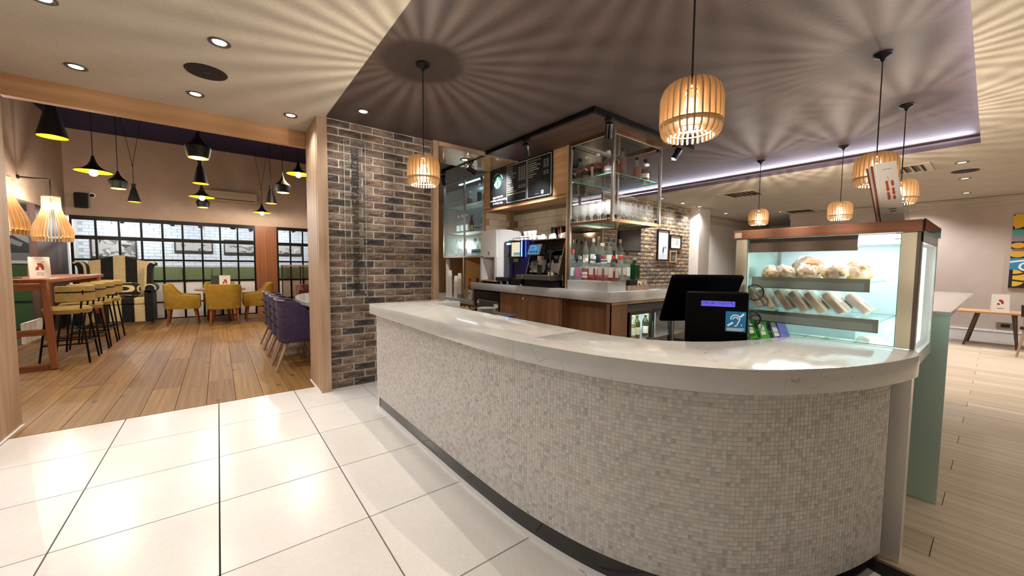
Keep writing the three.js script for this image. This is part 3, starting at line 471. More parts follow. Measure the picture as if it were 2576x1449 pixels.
// ---------- bottles and glasses (shared builders) ----------
const BT = { // [radius, height, shoulder start, neck radius, neck start, sides]
  tall: [0.036, 0.30, 0.60, 0.013, 0.76, 20], slim: [0.032, 0.31, 0.55, 0.012, 0.72, 20], squat: [0.048, 0.22, 0.52, 0.016, 0.74, 20], square: [0.044, 0.24, 0.62, 0.015, 0.72, 4], wine: [0.037, 0.30, 0.58, 0.014, 0.74, 20], cask: [0.05, 0.25, 0.45, 0.018, 0.66, 20],
};
const btGeo = {}; for (const [k, [r, h, s, n, ns, sd]] of Object.entries(BT)) {
  const prof = q => [[0.0001, 0.002], [r * q * 0.92, 0.002], [r * q, 0.012], [r * q, h * s], [r * q * 0.86, h * (s + (ns - s) * 0.5)], [n * q * 1.15, h * ns], [n * q, h * (ns + 0.04)], [n * q, h * 0.95], [0.0001, h * 0.95]];
  const turn = g => { if (sd === 4) { g.rotateY(PI / 4); } return sd === 4 ? toCreasedNormals(g, 0.5) : g; };
  const K = sd === 4 ? 1.3 : 1;
  btGeo[k] = { glass: turn(lathe(prof(K), sd)), label: sd === 4 ? merge([bc(0.002, h * 0.38, r * 1.15, -0.93 * r, h * 0.34, 0), bc(r * 1.15, h * 0.38, 0.002, 0, h * 0.34, 0.93 * r)]) : new THREE.LatheGeometry([[r * 1.02, h * 0.14], [r * 1.02, h * (s * 0.74)]].map(p => new THREE.Vector2(...p)), 12, -1.9, 2.1).toNonIndexed(), cap: cyl(n * 1.25, n * 1.2, h * 0.13, 0, h * 0.87, 0, 14), liquid: lv => turn(lathe([[0.0001, 0.006], [r * K * 0.9, 0.006], [r * K * 0.93, 0.014], [r * K * 0.93, h * Math.min(lv, s)], ...(lv > s ? [[r * K * 0.8, h * Math.min(lv, (s + ns) / 2)]] : []), [0.0001, h * Math.min(lv, (s + ns) / 2)]], sd)) };
}

function bottle(type, label, pos, { glass = 0xeef4f2, liquid, level = 0.55, tag: tg = 0xf0ede6, cap = 0x222222, group = 'bottles', scale = 1, turn = 0, ring }) {
  const b = thing('bottle', label, 'bottle', pos, turn, group), G = btGeo[type]; b.scale.setScalar(scale);
  part(b, 'glass_body', G.glass, mc('g' + glass, () => glassThin(glass, 0.03, { transmission: 0.93 })));
  if (liquid != null) part(b, 'liquid', G[level] ??= G.liquid(level), mc('l' + liquid, () => phy(liquid, 0.15, 0, { transmission: 0.72, thickness: 0 })));
  if (tg != null) part(b, 'paper_label', G.label, mc('t' + tg, () => new THREE.MeshStandardMaterial({ color: tg, roughness: 0.6, side: THREE.DoubleSide })));
  if (ring != null) part(b, 'label_stripe', type === 'square' ? [bc(0.003, 0.02, 0.05, -0.0412, 0.05, 0), bc(0.05, 0.02, 0.003, 0, 0.05, 0.0412)] : new THREE.CylinderGeometry(BT[type][0] * 1.03, BT[type][0] * 1.03, BT[type][1] * 0.08, 20, 1, true).translate(0, BT[type][1] * 0.25, 0), mc('r' + ring, () => new THREE.MeshStandardMaterial({ color: ring, roughness: 0.6, side: THREE.DoubleSide })));
  part(b, 'cap', G.cap, mc('c' + cap, () => std(cap, 0.4))); return b;
}
// ---------- back bar ----------
{
  const X = 3.25;
  // counter, cabinets
  const bb = thing('back_bar', 'wood fronted back bar with pale quartz worktop', 'counter', [0, 0, 0]);
  part(bb, 'worktop', slab([[3.15, -5.13], [3.15, -2.42], [5.0, -2.42], [5.0, -3.05], [3.95, -3.05], [3.95, -5.13]], 0.905, 1.012), M.quartz);
  part(bb, 'carcass', [bx(3.75, 3.9, 0.1, 0.905, -5.1, -3.02), bx(3.2, 3.75, 0.1, 0.13, -5.1, -3.19)], M.walnut);
  part(bb, 'side_panel', bx(3.19, 3.75, 0.1, 0.905, -5.115, -5.09), M.walnut); part(bb, 'side_panel', bx(3.2, 3.75, 0.1, 0.905, -4.40, -4.375), M.walnut); part(bb, 'side_panel', bx(3.2, 3.75, 0.1, 0.905, -3.185, -3.16), M.walnut);
  part(bb, 'corner_panel', bx(3.19, 3.49, 0.1, 0.88, -2.49, -2.455, 0, 'y'), M.walnut); part(bb, 'corner_post', bx(3.185, 3.215, 0.1, 0.905, -2.50, -2.455), M.walnut);
  part(bb, 'pegboard_back', bx(3.34, 3.355, 0.1, 0.905, -3.16, -2.5), M.walnut);
  const peg = []; for (const z of [-3.02, -2.66]) for (let k = 0; k < 6; k++) peg.push(at(cyl(0.004, 0.004, 0.004, 0, 0, 0, 8), 3.338, 0.45 + k * 0.06, z, 0, 0, PI / 2)); part(bb, 'peg_holes', peg, M.black);
  for (const [z0, z1, kz] of [[-4.37, -3.785, -3.84], [-3.78, -3.19, -3.74]]) { const d = part(bb, 'door', bx(3.195, 3.215, 0.12, 0.895, z0, z1, 0.002), M.walnut); const k = part(d, 'knob', [sph(0.016, 3.172, 0.84, kz), rod([3.178, 0.84, kz], [3.196, 0.84, kz], 0.007)], M.chrome); k.userData.label = 'round chrome knob'; }
  part(bb, 'oak_edge_strip', bx(3.2, 4.98, 0.875, 0.905, -2.46, -2.44, 0, 'x'), M.oak); part(bb, 'plinth', bx(3.25, 3.9, 0, 0.1, -5.05, -3.02), M.black); part(bb, 'end_panel', bx(4.94, 4.98, 0.1, 0.875, -3.0, -2.46), M.walnut);
  // under-counter steel fronted fridge
  const f = thing('undercounter_fridge', 'black framed fridge with brushed steel door under the back bar', 'fridge', [3.2, 0.13, -4.74]);
  part(f, 'cabinet', bx(0.02, 0.5, 0, 0.75, -0.345, 0.335), M.black); part(f, 'door', bx(-0.012, 0.02, 0.02, 0.62, -0.27, 0.31, 0.006), M.brushed); part(f, 'control_panel', bx(0, 0.02, 0.63, 0.75, -0.34, 0.33), M.blackGloss);
  part(f, 'sticker', [bx(-0.0135, -0.012, 0.56, 0.6, -0.26, -0.2), bx(-0.0135, -0.012, 0.53, 0.58, 0.2, 0.3)], M.paper);
  // lit bottle fridge on the short side
  const c = thing('bottle_fridge', 'black glass door bottle fridge lit inside under the back bar corner', 'fridge', [3.5, 0.1, -2.47]);
  part(c, 'body', [bx(0, 1.36, 0, 0.02, -0.5, 0), bx(0, 1.36, 0.75, 0.775, -0.5, 0), bx(0, 0.02, 0.02, 0.75, -0.5, 0), bx(1.34, 1.36, 0.02, 0.75, -0.5, 0), bx(0, 1.36, 0.02, 0.75, -0.5, -0.48)], M.black);
  part(c, 'fascia', bx(0.02, 1.34, 0.675, 0.75, -0.02, 0), M.blackGloss); part(c, 'lining', bx(0.02, 1.34, 0.02, 0.67, -0.478, -0.47), std(0xcfe0e2, 0.5));
  for (const [a, b] of [[0.02, 0.46], [0.47, 0.9], [0.91, 1.34]]) { const d = part(c, 'door', [bx(a, a + 0.035, 0.02, 0.675, 0, 0.025), bx(b - 0.035, b, 0.02, 0.675, 0, 0.025), bx(a + 0.035, b - 0.035, 0.02, 0.06, 0, 0.025), bx(a + 0.035, b - 0.035, 0.645, 0.675, 0, 0.025)], M.black); sheet(d, 'pane', 'z', 0.012, a + 0.035, b - 0.035, 0.06, 0.645, M.glass); part(d, 'handle', rod([b - 0.02, 0.2, 0.04], [b - 0.02, 0.55, 0.04], 0.008), M.steel); }
  part(c, 'wire_shelf', [bx(0.02, 1.34, 0.33, 0.338, -0.46, -0.03)], M.steel); part(c, 'light_strip', bx(0.03, 1.33, 0.66, 0.67, -0.12, -0.06), glow(new THREE.Color().setRGB(0.9, 1, 0.98), 5));
  { const l = new THREE.RectAreaLight(new THREE.Color().setRGB(0.88, 1, 0.97), 26, 1.3, 0.06); l.position.set(4.18, 0.752, -2.56); l.rotation.x = -PI / 2; l.castShadow = true; scene.add(l); }
  [['wine', 3.62, 0xdce9c8, 0xf2eddc, 0xe0b23a, 'white wine bottle with gold cap in the lit fridge'], ['wine', 3.71, 0xd6e6c0, 0xf3efe2, 0xe8e8e8, 'white wine bottle with silver cap in the lit fridge'], ['wine', 3.80, 0xdfe8cc, 0xf2eddc, 0xe6b840, 'wine bottle with yellow cap in the lit fridge'], ['wine', 3.89, 0x6a8a4a, 0xece6d2, 0x2c5a2a, 'green wine bottle at the door edge of the lit fridge'], ['wine', 4.06, 0x3c7a4a, 0xf6f3ea, 0xd9a05a, 'green wine bottle with white label behind the till screen']].forEach(([t, x, gl, lab, cap, l], i) => bottle(t, l, [x, 0.438, -2.6], { glass: gl, tag: lab, cap, liquid: 0xdfd08a, level: 0.6, group: 'wine in the bottle fridge' }));
  // portal with menu board and tiled niche
  const p = thing('bar_portal', 'oak framed bar portal with white tiled coffee niche', 'bar portal', [0, 0, 0]);
  part(p, 'bulkhead', bx(X, 3.84, 2.135, 2.675, -4.92, -3.13, 0, 'z'), M.oakPale); part(p, 'side_board', bx(X, 3.84, 1.012, 2.135, -4.92, -4.885), M.oak); part(p, 'side_board', bx(X, 3.84, 1.012, 2.135, -3.16, -3.13), M.oak);
  part(p, 'edge_trim', [bx(X - 0.01, X, 1.012, 2.675, -3.155, -3.13, 0), bx(X - 0.01, X + 0.0, 1.012, 2.1, -4.92, -4.895), bx(X - 0.012, X, 2.085, 2.105, -4.92, -3.13, 0, 'z')], M.oakPale); part(p, 'soffit_strip', bx(X - 0.004, X, 2.105, 2.135, -4.92, -3.13, 0, 'z'), M.walnut);
  part(p, 'back_board', bx(3.828, 3.84, 1.012, 2.135, -4.885, -3.16), std(0x8c7d68, 0.9)).userData.label = 'beige grout bed';
  const tg = [new RoundedBoxGeometry(0.008, 0.095, 0.193, 1, 0.003), new RoundedBoxGeometry(0.193, 0.095, 0.008, 1, 0.003)], tm = [0xe8dcc4, 0xe3d6bd, 0xebe0ca].map(x => phy(x, 0.16, 0, { clearcoat: 0.5 }));
  for (let r = 0; r < 11; r++) { const y = 1.06 + r * 0.098; for (let k = -1; k < 9; k++) { const z = -4.885 + 0.098 + k * 0.196 + (r % 2) * 0.098; if (z - 0.09 < -4.9 || z + 0.09 > -3.14) continue; const t = part(p, 'wall_tile', tg[0], tm[(k + r + 3) % 3]); t.position.set(3.824, y, z); } for (let k = 0; k < 3; k++) { const x = X + 0.1 + k * 0.196 - (r % 2) * 0.0; if (x > 3.74) continue; const t = part(p, 'wall_tile', tg[1], tm[(k + r) % 3]); t.position.set(x + (r % 2 ? 0.06 : 0.0) + 0.02, y, -4.881); } }
  part(p, 'mirror_panel', bx(3.27, 3.83, 1.12, 2.66, -3.13, -3.122), phy(0xb9b4b0, 0.03, 1)).userData.label = 'mirror on the end of the portal';
  // menu board
  const mb = thing('menu_board', 'black menu board with white lettering above the coffee niche', 'menu board', [X - 0.002, 2.138, -4.05]);
  const board = canvasTex(1320, 540, (g, w, h) => {
    g.fillStyle = '#15171a'; g.fillRect(0, 0, w, h); g.textAlign = 'center';
    const cx = 190, cy = 200; g.fillStyle = '#1c6b4f'; g.beginPath(); g.arc(cx, cy, 92, 0, 7); g.fill();
    g.strokeStyle = '#e9efe9'; g.lineWidth = 7; for (let k = 0; k < 7; k++) for (const s of [-1, 1]) { g.beginPath(); g.moveTo(cx + s * (14 + k * 11), cy - 40 + k * 9); g.quadraticCurveTo(cx + s * (34 + k * 9), cy + 20, cx + s * (20 + k * 9), cy + 82 - k * 8); g.stroke(); }
    g.fillStyle = '#f2f5f0'; g.beginPath(); for (let k = 0; k < 10; k++) { const r = k % 2 ? 12 : 28, a = -PI / 2 + k * PI / 5; g.lineTo(cx + r * Math.cos(a), cy - 56 + r * Math.sin(a)); } g.fill(); g.fillRect(cx - 30, cy - 30, 60, 9);
    g.save(); g.font = 'bold 26px sans-serif'; const s = '• WE PROUDLY SERVE •'; for (let i = 0; i < s.length; i++) { const a = -PI / 2 + (i - (s.length - 1) / 2) * 0.165; g.save(); g.translate(cx + 116 * Math.cos(a), cy + 116 * Math.sin(a)); g.rotate(a + PI / 2); g.fillText(s[i], 0, 0); g.restore(); } g.restore();
    g.font = 'bold 38px serif'; g.fillText('A passion for', 200, 424); g.fillText('blending and roasting', 200, 468); g.fillText('in every cup.', 200, 512);
    g.strokeStyle = '#d8d8d4'; g.lineWidth = 7; g.strokeRect(418, 16, 424, 508); g.strokeRect(866, 16, 440, 508);
    g.textAlign = 'left'; const list = (x, y, head, items, px, cols) => { g.fillStyle = '#b9c24a'; g.font = 'bold 24px sans-serif'; g.fillText(head, x, y); g.font = 'bold 19px sans-serif'; items.forEach((t, i) => { g.fillStyle = '#eeeeea'; g.fillText(t, x, y + 32 + i * 27); for (let c = 0; c < cols; c++) g.fillText((2.3 + 0.35 * c + 0.05 * i).toFixed(2), px + c * 52, y + 32 + i * 27); }); };
    list(440, 60, 'ESPRESSO', ['Caffè Latte', 'Cappuccino', 'Caramel Macchiato', 'Caffè Mocha', 'Caffè Americano', 'Flat White', 'Espresso'], 672, 3);
    list(440, 300, 'TEA', ['Chai Tea Latte', 'Full Leaf Tea'], 672, 3); list(440, 390, 'HOT CHOCOLATE', ['Signature Hot Chocolate'], 672, 3);
    list(888, 60, 'COLD COFFEE & TEA', ['Iced Caffè Latte', 'Iced Caramel Macchiato', 'Iced Caffè Mocha', 'Iced Caffè Americano'], 1170, 2); list(888, 200, 'ICED TEA', ['Iced Shaken Tea', 'Iced Tea'], 1170, 2);
    g.fillStyle = '#7fc4b4'; g.fillRect(1130, 452, 44, 48); g.fillStyle = '#1b4a44'; g.beginPath(); g.arc(1150, 470, 10, 0, 7); g.fill(); g.fillStyle = '#8f9290'; g.font = '16px sans-serif'; g.fillText('FAIRTRADE', 1010, 492);
  });
  part(mb, 'panel', bx(-0.02, 0, 0, 0.53, -0.66, 0.66), std(0x101214, 0.3)); const mp = new THREE.PlaneGeometry(1.32, 0.53); mp.rotateY(-PI / 2); mp.translate(-0.0215, 0.265, 0); part(mb, 'printed_face', mp, new THREE.MeshPhysicalMaterial({ map: board, roughness: 0.42 }));
  for (const z of [-0.645, 0.645]) for (const y of [0.015, 0.515]) part(mb, 'corner_screw', at(cyl(0.006, 0.006, 0.006, 0, 0, 0, 10), -0.02, y, z, 0, 0, PI / 2), M.chrome);
  // canopy with track
  const cn = structGroup('trim_4');
  part(cn, 'canopy_board', bx(2.73, 4.46, 2.675, 2.71, -4.04, -2.33, 0, 'z'), M.darkWood);
  // hanging glass cabinet
  const hc = thing('hanging_cabinet', 'steel framed glass drinks cabinet hung from the canopy', 'glass cabinet', [X, 1.745, -2.5]);
  const CW = 0.87, CD = 0.6, CH = 0.93; // x 0..CW, z -CD..0
  for (const [x, z] of [[0, 0], [CW, 0], [0, -CD], [CW, -CD]]) part(hc, 'post', bx(x - 0.016, x + 0.016, z === -CD && x === 0 ? -0.733 : 0, CH, z - 0.016, z + 0.016, 0.003), M.steel);
  for (const y of [0.0, CH - 0.03]) { for (const z of [0, -CD]) part(hc, 'rail', bx(0, CW, y, y + 0.028, z - 0.012, z + 0.012), z ? M.steel : M.bronze); for (const x of [0, CW]) part(hc, 'rail', bx(x - 0.012, x + 0.012, y, y + 0.028, -CD, 0), M.bronze); }
  sheet(hc, 'front_pane', 'x', 0, -CD + 0.016, -0.016, 0.03, CH - 0.03, M.glass, M.rimClear); sheet(hc, 'side_pane', 'z', 0, 0.016, CW - 0.016, 0.03, CH - 0.03, M.glass, M.rimClear);
  sheet(hc, 'base_glass', 'y', 0.036, 0, CW, -CD, 0, M.glassGreen, M.rim, 0.008); sheet(hc, 'glass_shelf', 'y', 0.513, 0.012, CW - 0.012, -CD + 0.01, -0.012, M.glassGreen, M.rim, 0.008);
  part(hc, 'top_plate', bx(0, CW, CH - 0.004, CH, -CD, 0), std(0x4d4a46, 0.2, 0.5)); for (const [a, b, d] of [[0, 0.06, -CD + 0.05], [0, CH - 0.06, -CD + 0.05], [CW - 0.05, 0.06, 0], [CW - 0.05, CH - 0.06, 0], [0, 0.06, -0.05], [0.06, 0.06, 0]]) part(hc, 'hinge', bc(0.034, 0.03, 0.034, a, b, d, 0.003), M.black);
  // whiskeys on its shelf
  const amber = 0xd0651a, gold = 0xe8a52c, W = 'whiskeys on the cabinet shelf', y1 = 1.745 + 0.513;
  [['cask', 3.33, -3.03, 'amber whiskey decanter in the corner of the cabinet next to the portal', amber, 0x2a2320, 0x1a1a1a], ['cask', 3.32, -2.92, 'amber whiskey with black label and dark cork, cabinet shelf', amber, 0x1d1b1c, 0xd8cdb8], ['cask', 3.33, -2.77, 'amber whiskey with black skull shaped label and pale collar', 0xc85a1c, 0x1a1a1d, 0xe6e0d4], ['cask', 3.33, -2.63, 'whiskey with silver label by the cabinet corner post', 0xcf6420, 0xb9bdc0, 0xe0dcd2], ['tall', 3.50, -2.57, 'tall whiskey with long black cap beside the corner post', 0xb9501a, null, 0x121212], ['square', 3.58, -2.66, 'square golden whiskey behind the tall black capped one', gold, 0xb98c3a, 0x1c1c1c], ['cask', 3.78, -2.58, 'round golden bourbon with black cap on the cabinet shelf', 0xd8881f, null, 0x17140f], ['cask', 3.92, -2.57, 'bourbon with white label at the open end of the cabinet', 0xc76a26, 0xf1eee8, 0x1b1b1b], ['squat', 4.03, -2.62, 'dark squat bourbon at the cabinet end', 0x8a3a16, 0x6b3a1e, 0x111111]].forEach(([t, x, z, l, q, lab, cap]) => bottle(t, l, [x, y1, z], { liquid: q, level: 0.62, tag: lab, cap, group: W }));
  // stemware on the base of the cabinet
  const gg = lathe([[0.0001, 0.0], [0.03, 0.0], [0.03, 0.002], [0.006, 0.006], [0.004, 0.02], [0.004, 0.06], [0.014, 0.066], [0.042, 0.09], [0.05, 0.125], [0.049, 0.15], [0.042, 0.2]], 18);
  const wg = single('wine_glass', 'clear balloon wine glass packed in the base of the hanging cabinet', 'wine glass', gg, glassThin(0xffffff, 0.03, { transmission: 0.88 }), [3.31, 1.781, -3.04], 0, 'glasses in the hanging cabinet'); let first = true;
  for (let i = 0; i < 8; i++) for (let j = 0; j < 5; j++) { if (first) { first = false; continue; } if (i > 1 && j < 3) continue; dup(wg, [3.31 + i * 0.107, 1.781, -3.04 + j * 0.112 + rr(-0.003, 0.003)]); }
  // quartz riser with spirit bottles
  const rs = thing('bottle_riser', 'stepped quartz riser block on the back bar corner', 'riser', [0, 0, 0]); part(rs, 'lower_step', bx(3.19, 3.5, 1.0125, 1.117, -3.07, -2.49, 0.003), M.quartz); part(rs, 'rear_step', bx(3.5, 4.2, 1.0125, 1.117, -3.04, -2.68, 0.003), M.quartz); part(rs, 'upper_step', bx(3.37, 4.0, 1.117, 1.27, -3.04, -2.8, 0.003), M.quartz);
  const S = 'spirits on the riser', L = 1.117, U = 1.27, cl = 0xdfe8e6;
  [['slim', 3.25, -3.04, 'clear slim bottle with red striped neck at the portal end', { tag: 0xd8e4ea, cap: 0xb33a32 }], ['square', 3.26, -2.94, 'clear square gin bottle with pink label', { tag: 0xe27aa6, cap: 0x8f8a86, liquid: cl }], ['squat', 3.25, -2.84, 'pink gin bottle with arched white label and pink stripe', { tag: 0xf2e9e6, ring: 0xe07a9a, cap: 0xf0eeea, liquid: 0xe08a7a }], ['square', 3.25, -2.73, 'orange gin bottle with white and red label', { tag: 0xf3eeea, ring: 0xd05a3a, cap: 0xe8e6e2, liquid: 0xe06a2a, level: 0.5 }], ['square', 3.25, -2.61, 'pink gin with tall white label and red cap', { tag: 0xf0e6da, cap: 0xb8342a, liquid: 0xe9a39a, level: 0.5, ring: 0xe06a8a }], ['square', 3.33, -2.53, 'orange gin with red cap and figure label at the riser corner', { tag: 0xeadfce, cap: 0xc23a2c, liquid: 0xd9681c, level: 0.4 }], ['square', 3.46, -2.53, 'clear gin with red cap and cream label', { tag: 0xefe6d8, cap: 0xc23a2c, liquid: cl, ring: 0xc2504a }], ['tall', 3.60, -2.73, 'dark red liqueur bottle with cream label', { tag: 0xe6d6b8, cap: 0x1c1c1c, glass: 0x7a1a24, liquid: 0x7a1420, level: 0.7 }], ['square', 3.72, -2.735, 'clear gin with red cap and small cream label by the green bottle', { tag: 0xeee6d8, cap: 0xc63a2c, liquid: cl, level: 0.3 }], ['tall', 3.85, -2.73, 'clear tall gin bottle beside the green one', { tag: 0xefeadf, cap: 0x2a2a2a, liquid: 0xcfe6da }], ['square', 4.0, -2.735, 'bright green gin bottle with silver cap', { tag: null, cap: 0xb9c0bc, glass: 0x4fae7a, liquid: 0x2f9a5c, level: 0.7 }]].forEach(([t, x, z, l, o]) => bottle(t, l, [x, L, z], { group: S, scale: 1.14, ...o }));
  [['slim', 3.42, -3.0, 'clear vodka with dark cap on the upper step at the mirror', { tag: 0xf4f2ee, cap: 0x2b221d }], ['tall', 3.52, -2.97, 'clear vodka with pouring spout on the upper step', { tag: 0xe7ecf0, cap: 0xc9ccd0, ring: 0x26335e }], ['slim', 3.45, -2.84, 'gin with navy label on the upper step', { tag: 0x2c3350, cap: 0xa06a4a }], ['cask', 3.56, -2.87, 'fat clear tequila flask on the upper step', { tag: 0xf0ece2, cap: 0xdadfe0, ring: 0x2a4a8a }], ['slim', 3.67, -2.86, 'clear gin with black cap on the upper step', { tag: 0xe9e6de, cap: 0x1d2430 }], ['tall', 3.77, -2.86, 'frosted vodka with navy neck on the upper step', { tag: 0xdfe8ee, glass: 0xdfe8ea, cap: 0x24306a, ring: 0x2f78c8 }], ['tall', 3.88, -2.86, 'clear bottle with wooden stopper on the upper step', { tag: 0xeae4da, cap: 0xb9905e }]].forEach(([t, x, z, l, o]) => bottle(t, l, [x, U, z], { group: 'spirits on the upper step', scale: 1.12, ...o }));
  // tray box with stirrers and napkins
  const tr = thing('wooden_tray', 'oak serving tray with black box and condiments on the back bar', 'tray', [3.56, 1.013, -2.565]);
  part(tr, 'tray_body', [bx(-0.02, 0.34, 0, 0.012, -0.1, 0.1), bx(-0.02, 0.34, 0.012, 0.055, 0.088, 0.1, 0, 'x'), bx(-0.02, 0.34, 0.012, 0.055, -0.1, -0.088, 0, 'x'), bx(-0.02, -0.008, 0.012, 0.055, -0.088, 0.088, 0, 'z'), bx(0.328, 0.34, 0.012, 0.055, -0.088, 0.088, 0, 'z')], M.oak);
  part(tr, 'black_caddy', bx(0.0, 0.15, 0.013, 0.115, -0.08, 0.08, 0.004), M.black); part(tr, 'handle', at(new THREE.TorusGeometry(0.035, 0.005, 8, 16, PI), 0.335, 0.055, 0, PI / 2), M.bronze);
  [[0.18, 0xe9e2d4], [0.205, 0x8a3a26], [0.23, 0xdfe4e0], [0.265, 0xd9c84a]].forEach(([x, c2], i) => part(tr, 'sachet_bundle', bx(x, x + 0.02, 0.014, 0.075 + i * 0.006, -0.07, 0.06, 0.004), std(c2, 0.6)));
  const tp = thing('tap_fitting', 'small chrome mixer tap at the end of the back bar', 'tap', [4.75, 1.012, -2.62]); part(tp, 'spout', tube([[0, 0, 0], [0, 0.1, 0], [0.02, 0.14, 0.02], [0.05, 0.13, 0.05], [0.06, 0.09, 0.06]], 0.009), M.chrome); part(tp, 'base', cyl(0.022, 0.02, 0.02), M.chrome);
}
// ---------- coffee machines and cups ----------
const cupGeo = lathe([[0.0001, 0.002], [0.022, 0], [0.024, 0.004], [0.036, 0.035], [0.039, 0.068], [0.0365, 0.068], [0.033, 0.035], [0.02, 0.008], [0.0001, 0.008]], 18);
const cupHandle = new THREE.TorusGeometry(0.02, 0.0045, 6, 14, PI * 1.2).rotateZ(-PI * 0.6).translate(0.04, 0.036, 0);
function cup(label, pos, turn, group, flip) { const c = thing('cup', label, 'cup', pos, turn, group); const b = part(c, 'bowl', cupGeo, M.china), h = part(c, 'handle', cupHandle, M.china); if (flip) for (const m of [b, h]) { m.rotation.x = PI; m.position.y = 0.068; } return c; }
{
  const Y = 1.0125;
  const w = thing('ice_dispenser', 'tall white dispenser cabinet with square dispensing bay on the back bar', 'dispenser', [3.17, Y, -4.665]);
  part(w, 'upper_door', bx(0, 0.05, 0.385, 0.78, -0.215, 0.2, 0.006), M.whiteGloss); part(w, 'cabinet', [bx(0.05, 0.46, 0.385, 0.78, -0.215, 0.215, 0.004), bx(0.2, 0.46, 0.03, 0.385, -0.215, 0.215), bx(0, 0.2, 0.03, 0.385, -0.215, -0.18), bx(0, 0.2, 0.03, 0.385, 0.16, 0.215)], M.white);
  part(w, 'top_vent', bx(0.08, 0.3, 0.78, 0.79, -0.12, 0.2), M.white); part(w, 'bay_lining', bx(0.19, 0.2, 0.05, 0.385, -0.18, 0.16), std(0xb9b6bd, 0.4)); part(w, 'door_latch', [bx(-0.006, 0, 0.43, 0.47, 0.0, 0.03, 0.003), bx(-0.01, 0, 0.42, 0.432, 0.005, 0.03)], M.brushed);
  part(w, 'dispense_lever', tube([[0.12, 0.37, 0.05], [0.1, 0.28, 0.02], [0.08, 0.2, 0.03], [0.09, 0.18, 0.08], [0.1, 0.28, 0.09]], 0.004), M.steel); part(w, 'name_plate', bx(-0.002, 0, 0.392, 0.402, -0.21, -0.13), M.black); part(w, 'warning_sticker', [bx(-0.002, 0, 0.73, 0.75, -0.205, -0.17)], std(0xd9a27a, 0.6)); for (const [x, z] of [[0.04, -0.19], [0.04, 0.19], [0.4, -0.19], [0.4, 0.19]]) part(w, 'foot', cyl(0.018, 0.015, 0.03, x, 0, z, 12), M.black); part(w, 'drip_tray', bx(0.0, 0.2, 0.03, 0.05, -0.18, 0.16), M.oakPale);
  const b = thing('bean_to_cup_machine', 'glossy dark blue bean to cup coffee machine with touch screen', 'coffee machine', [3.3, Y, -4.2]);
  const navy = phy(0x0a0c3a, 0.14, 0, { clearcoat: 0.7 });
  part(b, 'body', bx(0, 0.42, 0.05, 0.615, -0.235, 0.3, 0.012), navy); part(b, 'left_front', bx(-0.014, 0, 0.07, 0.6, -0.23, -0.03, 0.004), navy); part(b, 'milk_door', bx(-0.018, -0.012, 0.28, 0.46, -0.17, -0.06, 0.003), M.blackGloss); part(b, 'lock', sph(0.006, -0.02, 0.34, -0.12, 8, 6), M.chrome);
  const scr = canvasTex(128, 160, (g, W, H) => { g.fillStyle = '#f3dcae'; g.fillRect(0, 0, W, H); g.fillStyle = '#fff6dd'; for (let i = 0; i < 4; i++) for (let j = 0; j < 3; j++) g.fillRect(12 + j * 36, 12 + i * 26, 28, 18); g.fillStyle = '#6fa7b6'; g.fillRect(34, 116, 94, 34); });
  part(b, 'screen_bezel', bx(-0.03, -0.005, 0.365, 0.61, -0.05, 0.2, 0.006), M.blackGloss); const sp = new THREE.PlaneGeometry(0.19, 0.195); sp.rotateY(-PI / 2); sp.translate(-0.031, 0.49, 0.065); part(b, 'touch_screen', sp, new THREE.MeshStandardMaterial({ color: 0x222222, emissive: 0xffffff, emissiveMap: scr, emissiveIntensity: 0.9, roughness: 0.3 }));
  part(b, 'light_bar', bx(-0.036, -0.03, 0.39, 0.6, 0.19, 0.205), glow(new THREE.Color().setRGB(0.05, 0.2, 1), 12)); part(b, 'status_light', bx(-0.02, -0.0145, 0.56, 0.585, -0.16, -0.09, 0.002), glow(new THREE.Color().setRGB(0.75, 0.82, 1), 4)); part(b, 'status_light', bx(-0.02, -0.0145, 0.56, 0.585, -0.088, -0.05, 0.002), glow(new THREE.Color().setRGB(0.1, 0.8, 0.8), 3));
  { const l = new THREE.RectAreaLight(new THREE.Color().setRGB(0.1, 0.22, 1), 9, 0.02, 0.22); l.position.set(3.262, Y + 0.495, -4.002); l.rotation.y = -PI / 2; l.castShadow = true; scene.add(l); }
  part(b, 'spout_head', bx(-0.05, 0, 0.31, 0.36, 0.03, 0.12, 0.008), M.brushed); part(b, 'drip_tray', bx(-0.16, 0.0, 0.05, 0.1, -0.24, 0.06, 0.006), M.black); part(b, 'cup_table', bx(-0.12, 0.0, 0.02, 0.085, 0.06, 0.3, 0.006), M.black); for (const z of [-0.2, -0.05, 0.25]) part(b, 'foot', cyl(0.018, 0.018, 0.05, -0.08, 0, z, 12), M.white); for (const z of [-0.2, 0.25]) part(b, 'foot', cyl(0.018, 0.018, 0.05, 0.35, 0, z, 12), M.black); part(b, 'bean_lid', bx(0.06, 0.34, 0.615, 0.63, -0.22, -0.1, 0.004), M.black);
  part(b, 'cup_rail', [rod([0.03, 0.65, -0.08], [0.03, 0.65, 0.28], 0.004), rod([0.03, 0.615, -0.08], [0.03, 0.65, -0.08], 0.004), rod([0.03, 0.615, 0.28], [0.03, 0.65, 0.28], 0.004)], M.chrome);
  for (let i = 0; i < 2; i++) for (let j = 0; j < 4; j++) cup('white china cup stacked upright on the dark blue coffee machine', [3.3 + 0.14 + i * 0.1, Y + 0.6155, -4.23 + j * 0.09 + 0.02], j, 'cups on the blue coffee machine');
  for (let j = 0; j < 3; j++) cup('white china cup in the second layer on the dark blue machine', [3.3 + 0.19, Y + 0.684, -4.18 + j * 0.09], j + 1, 'second layer of cups');
  const e = thing('espresso_machine', 'chrome espresso machine with tilted blue display and drip tray', 'espresso machine', [3.28, Y, -3.53]);
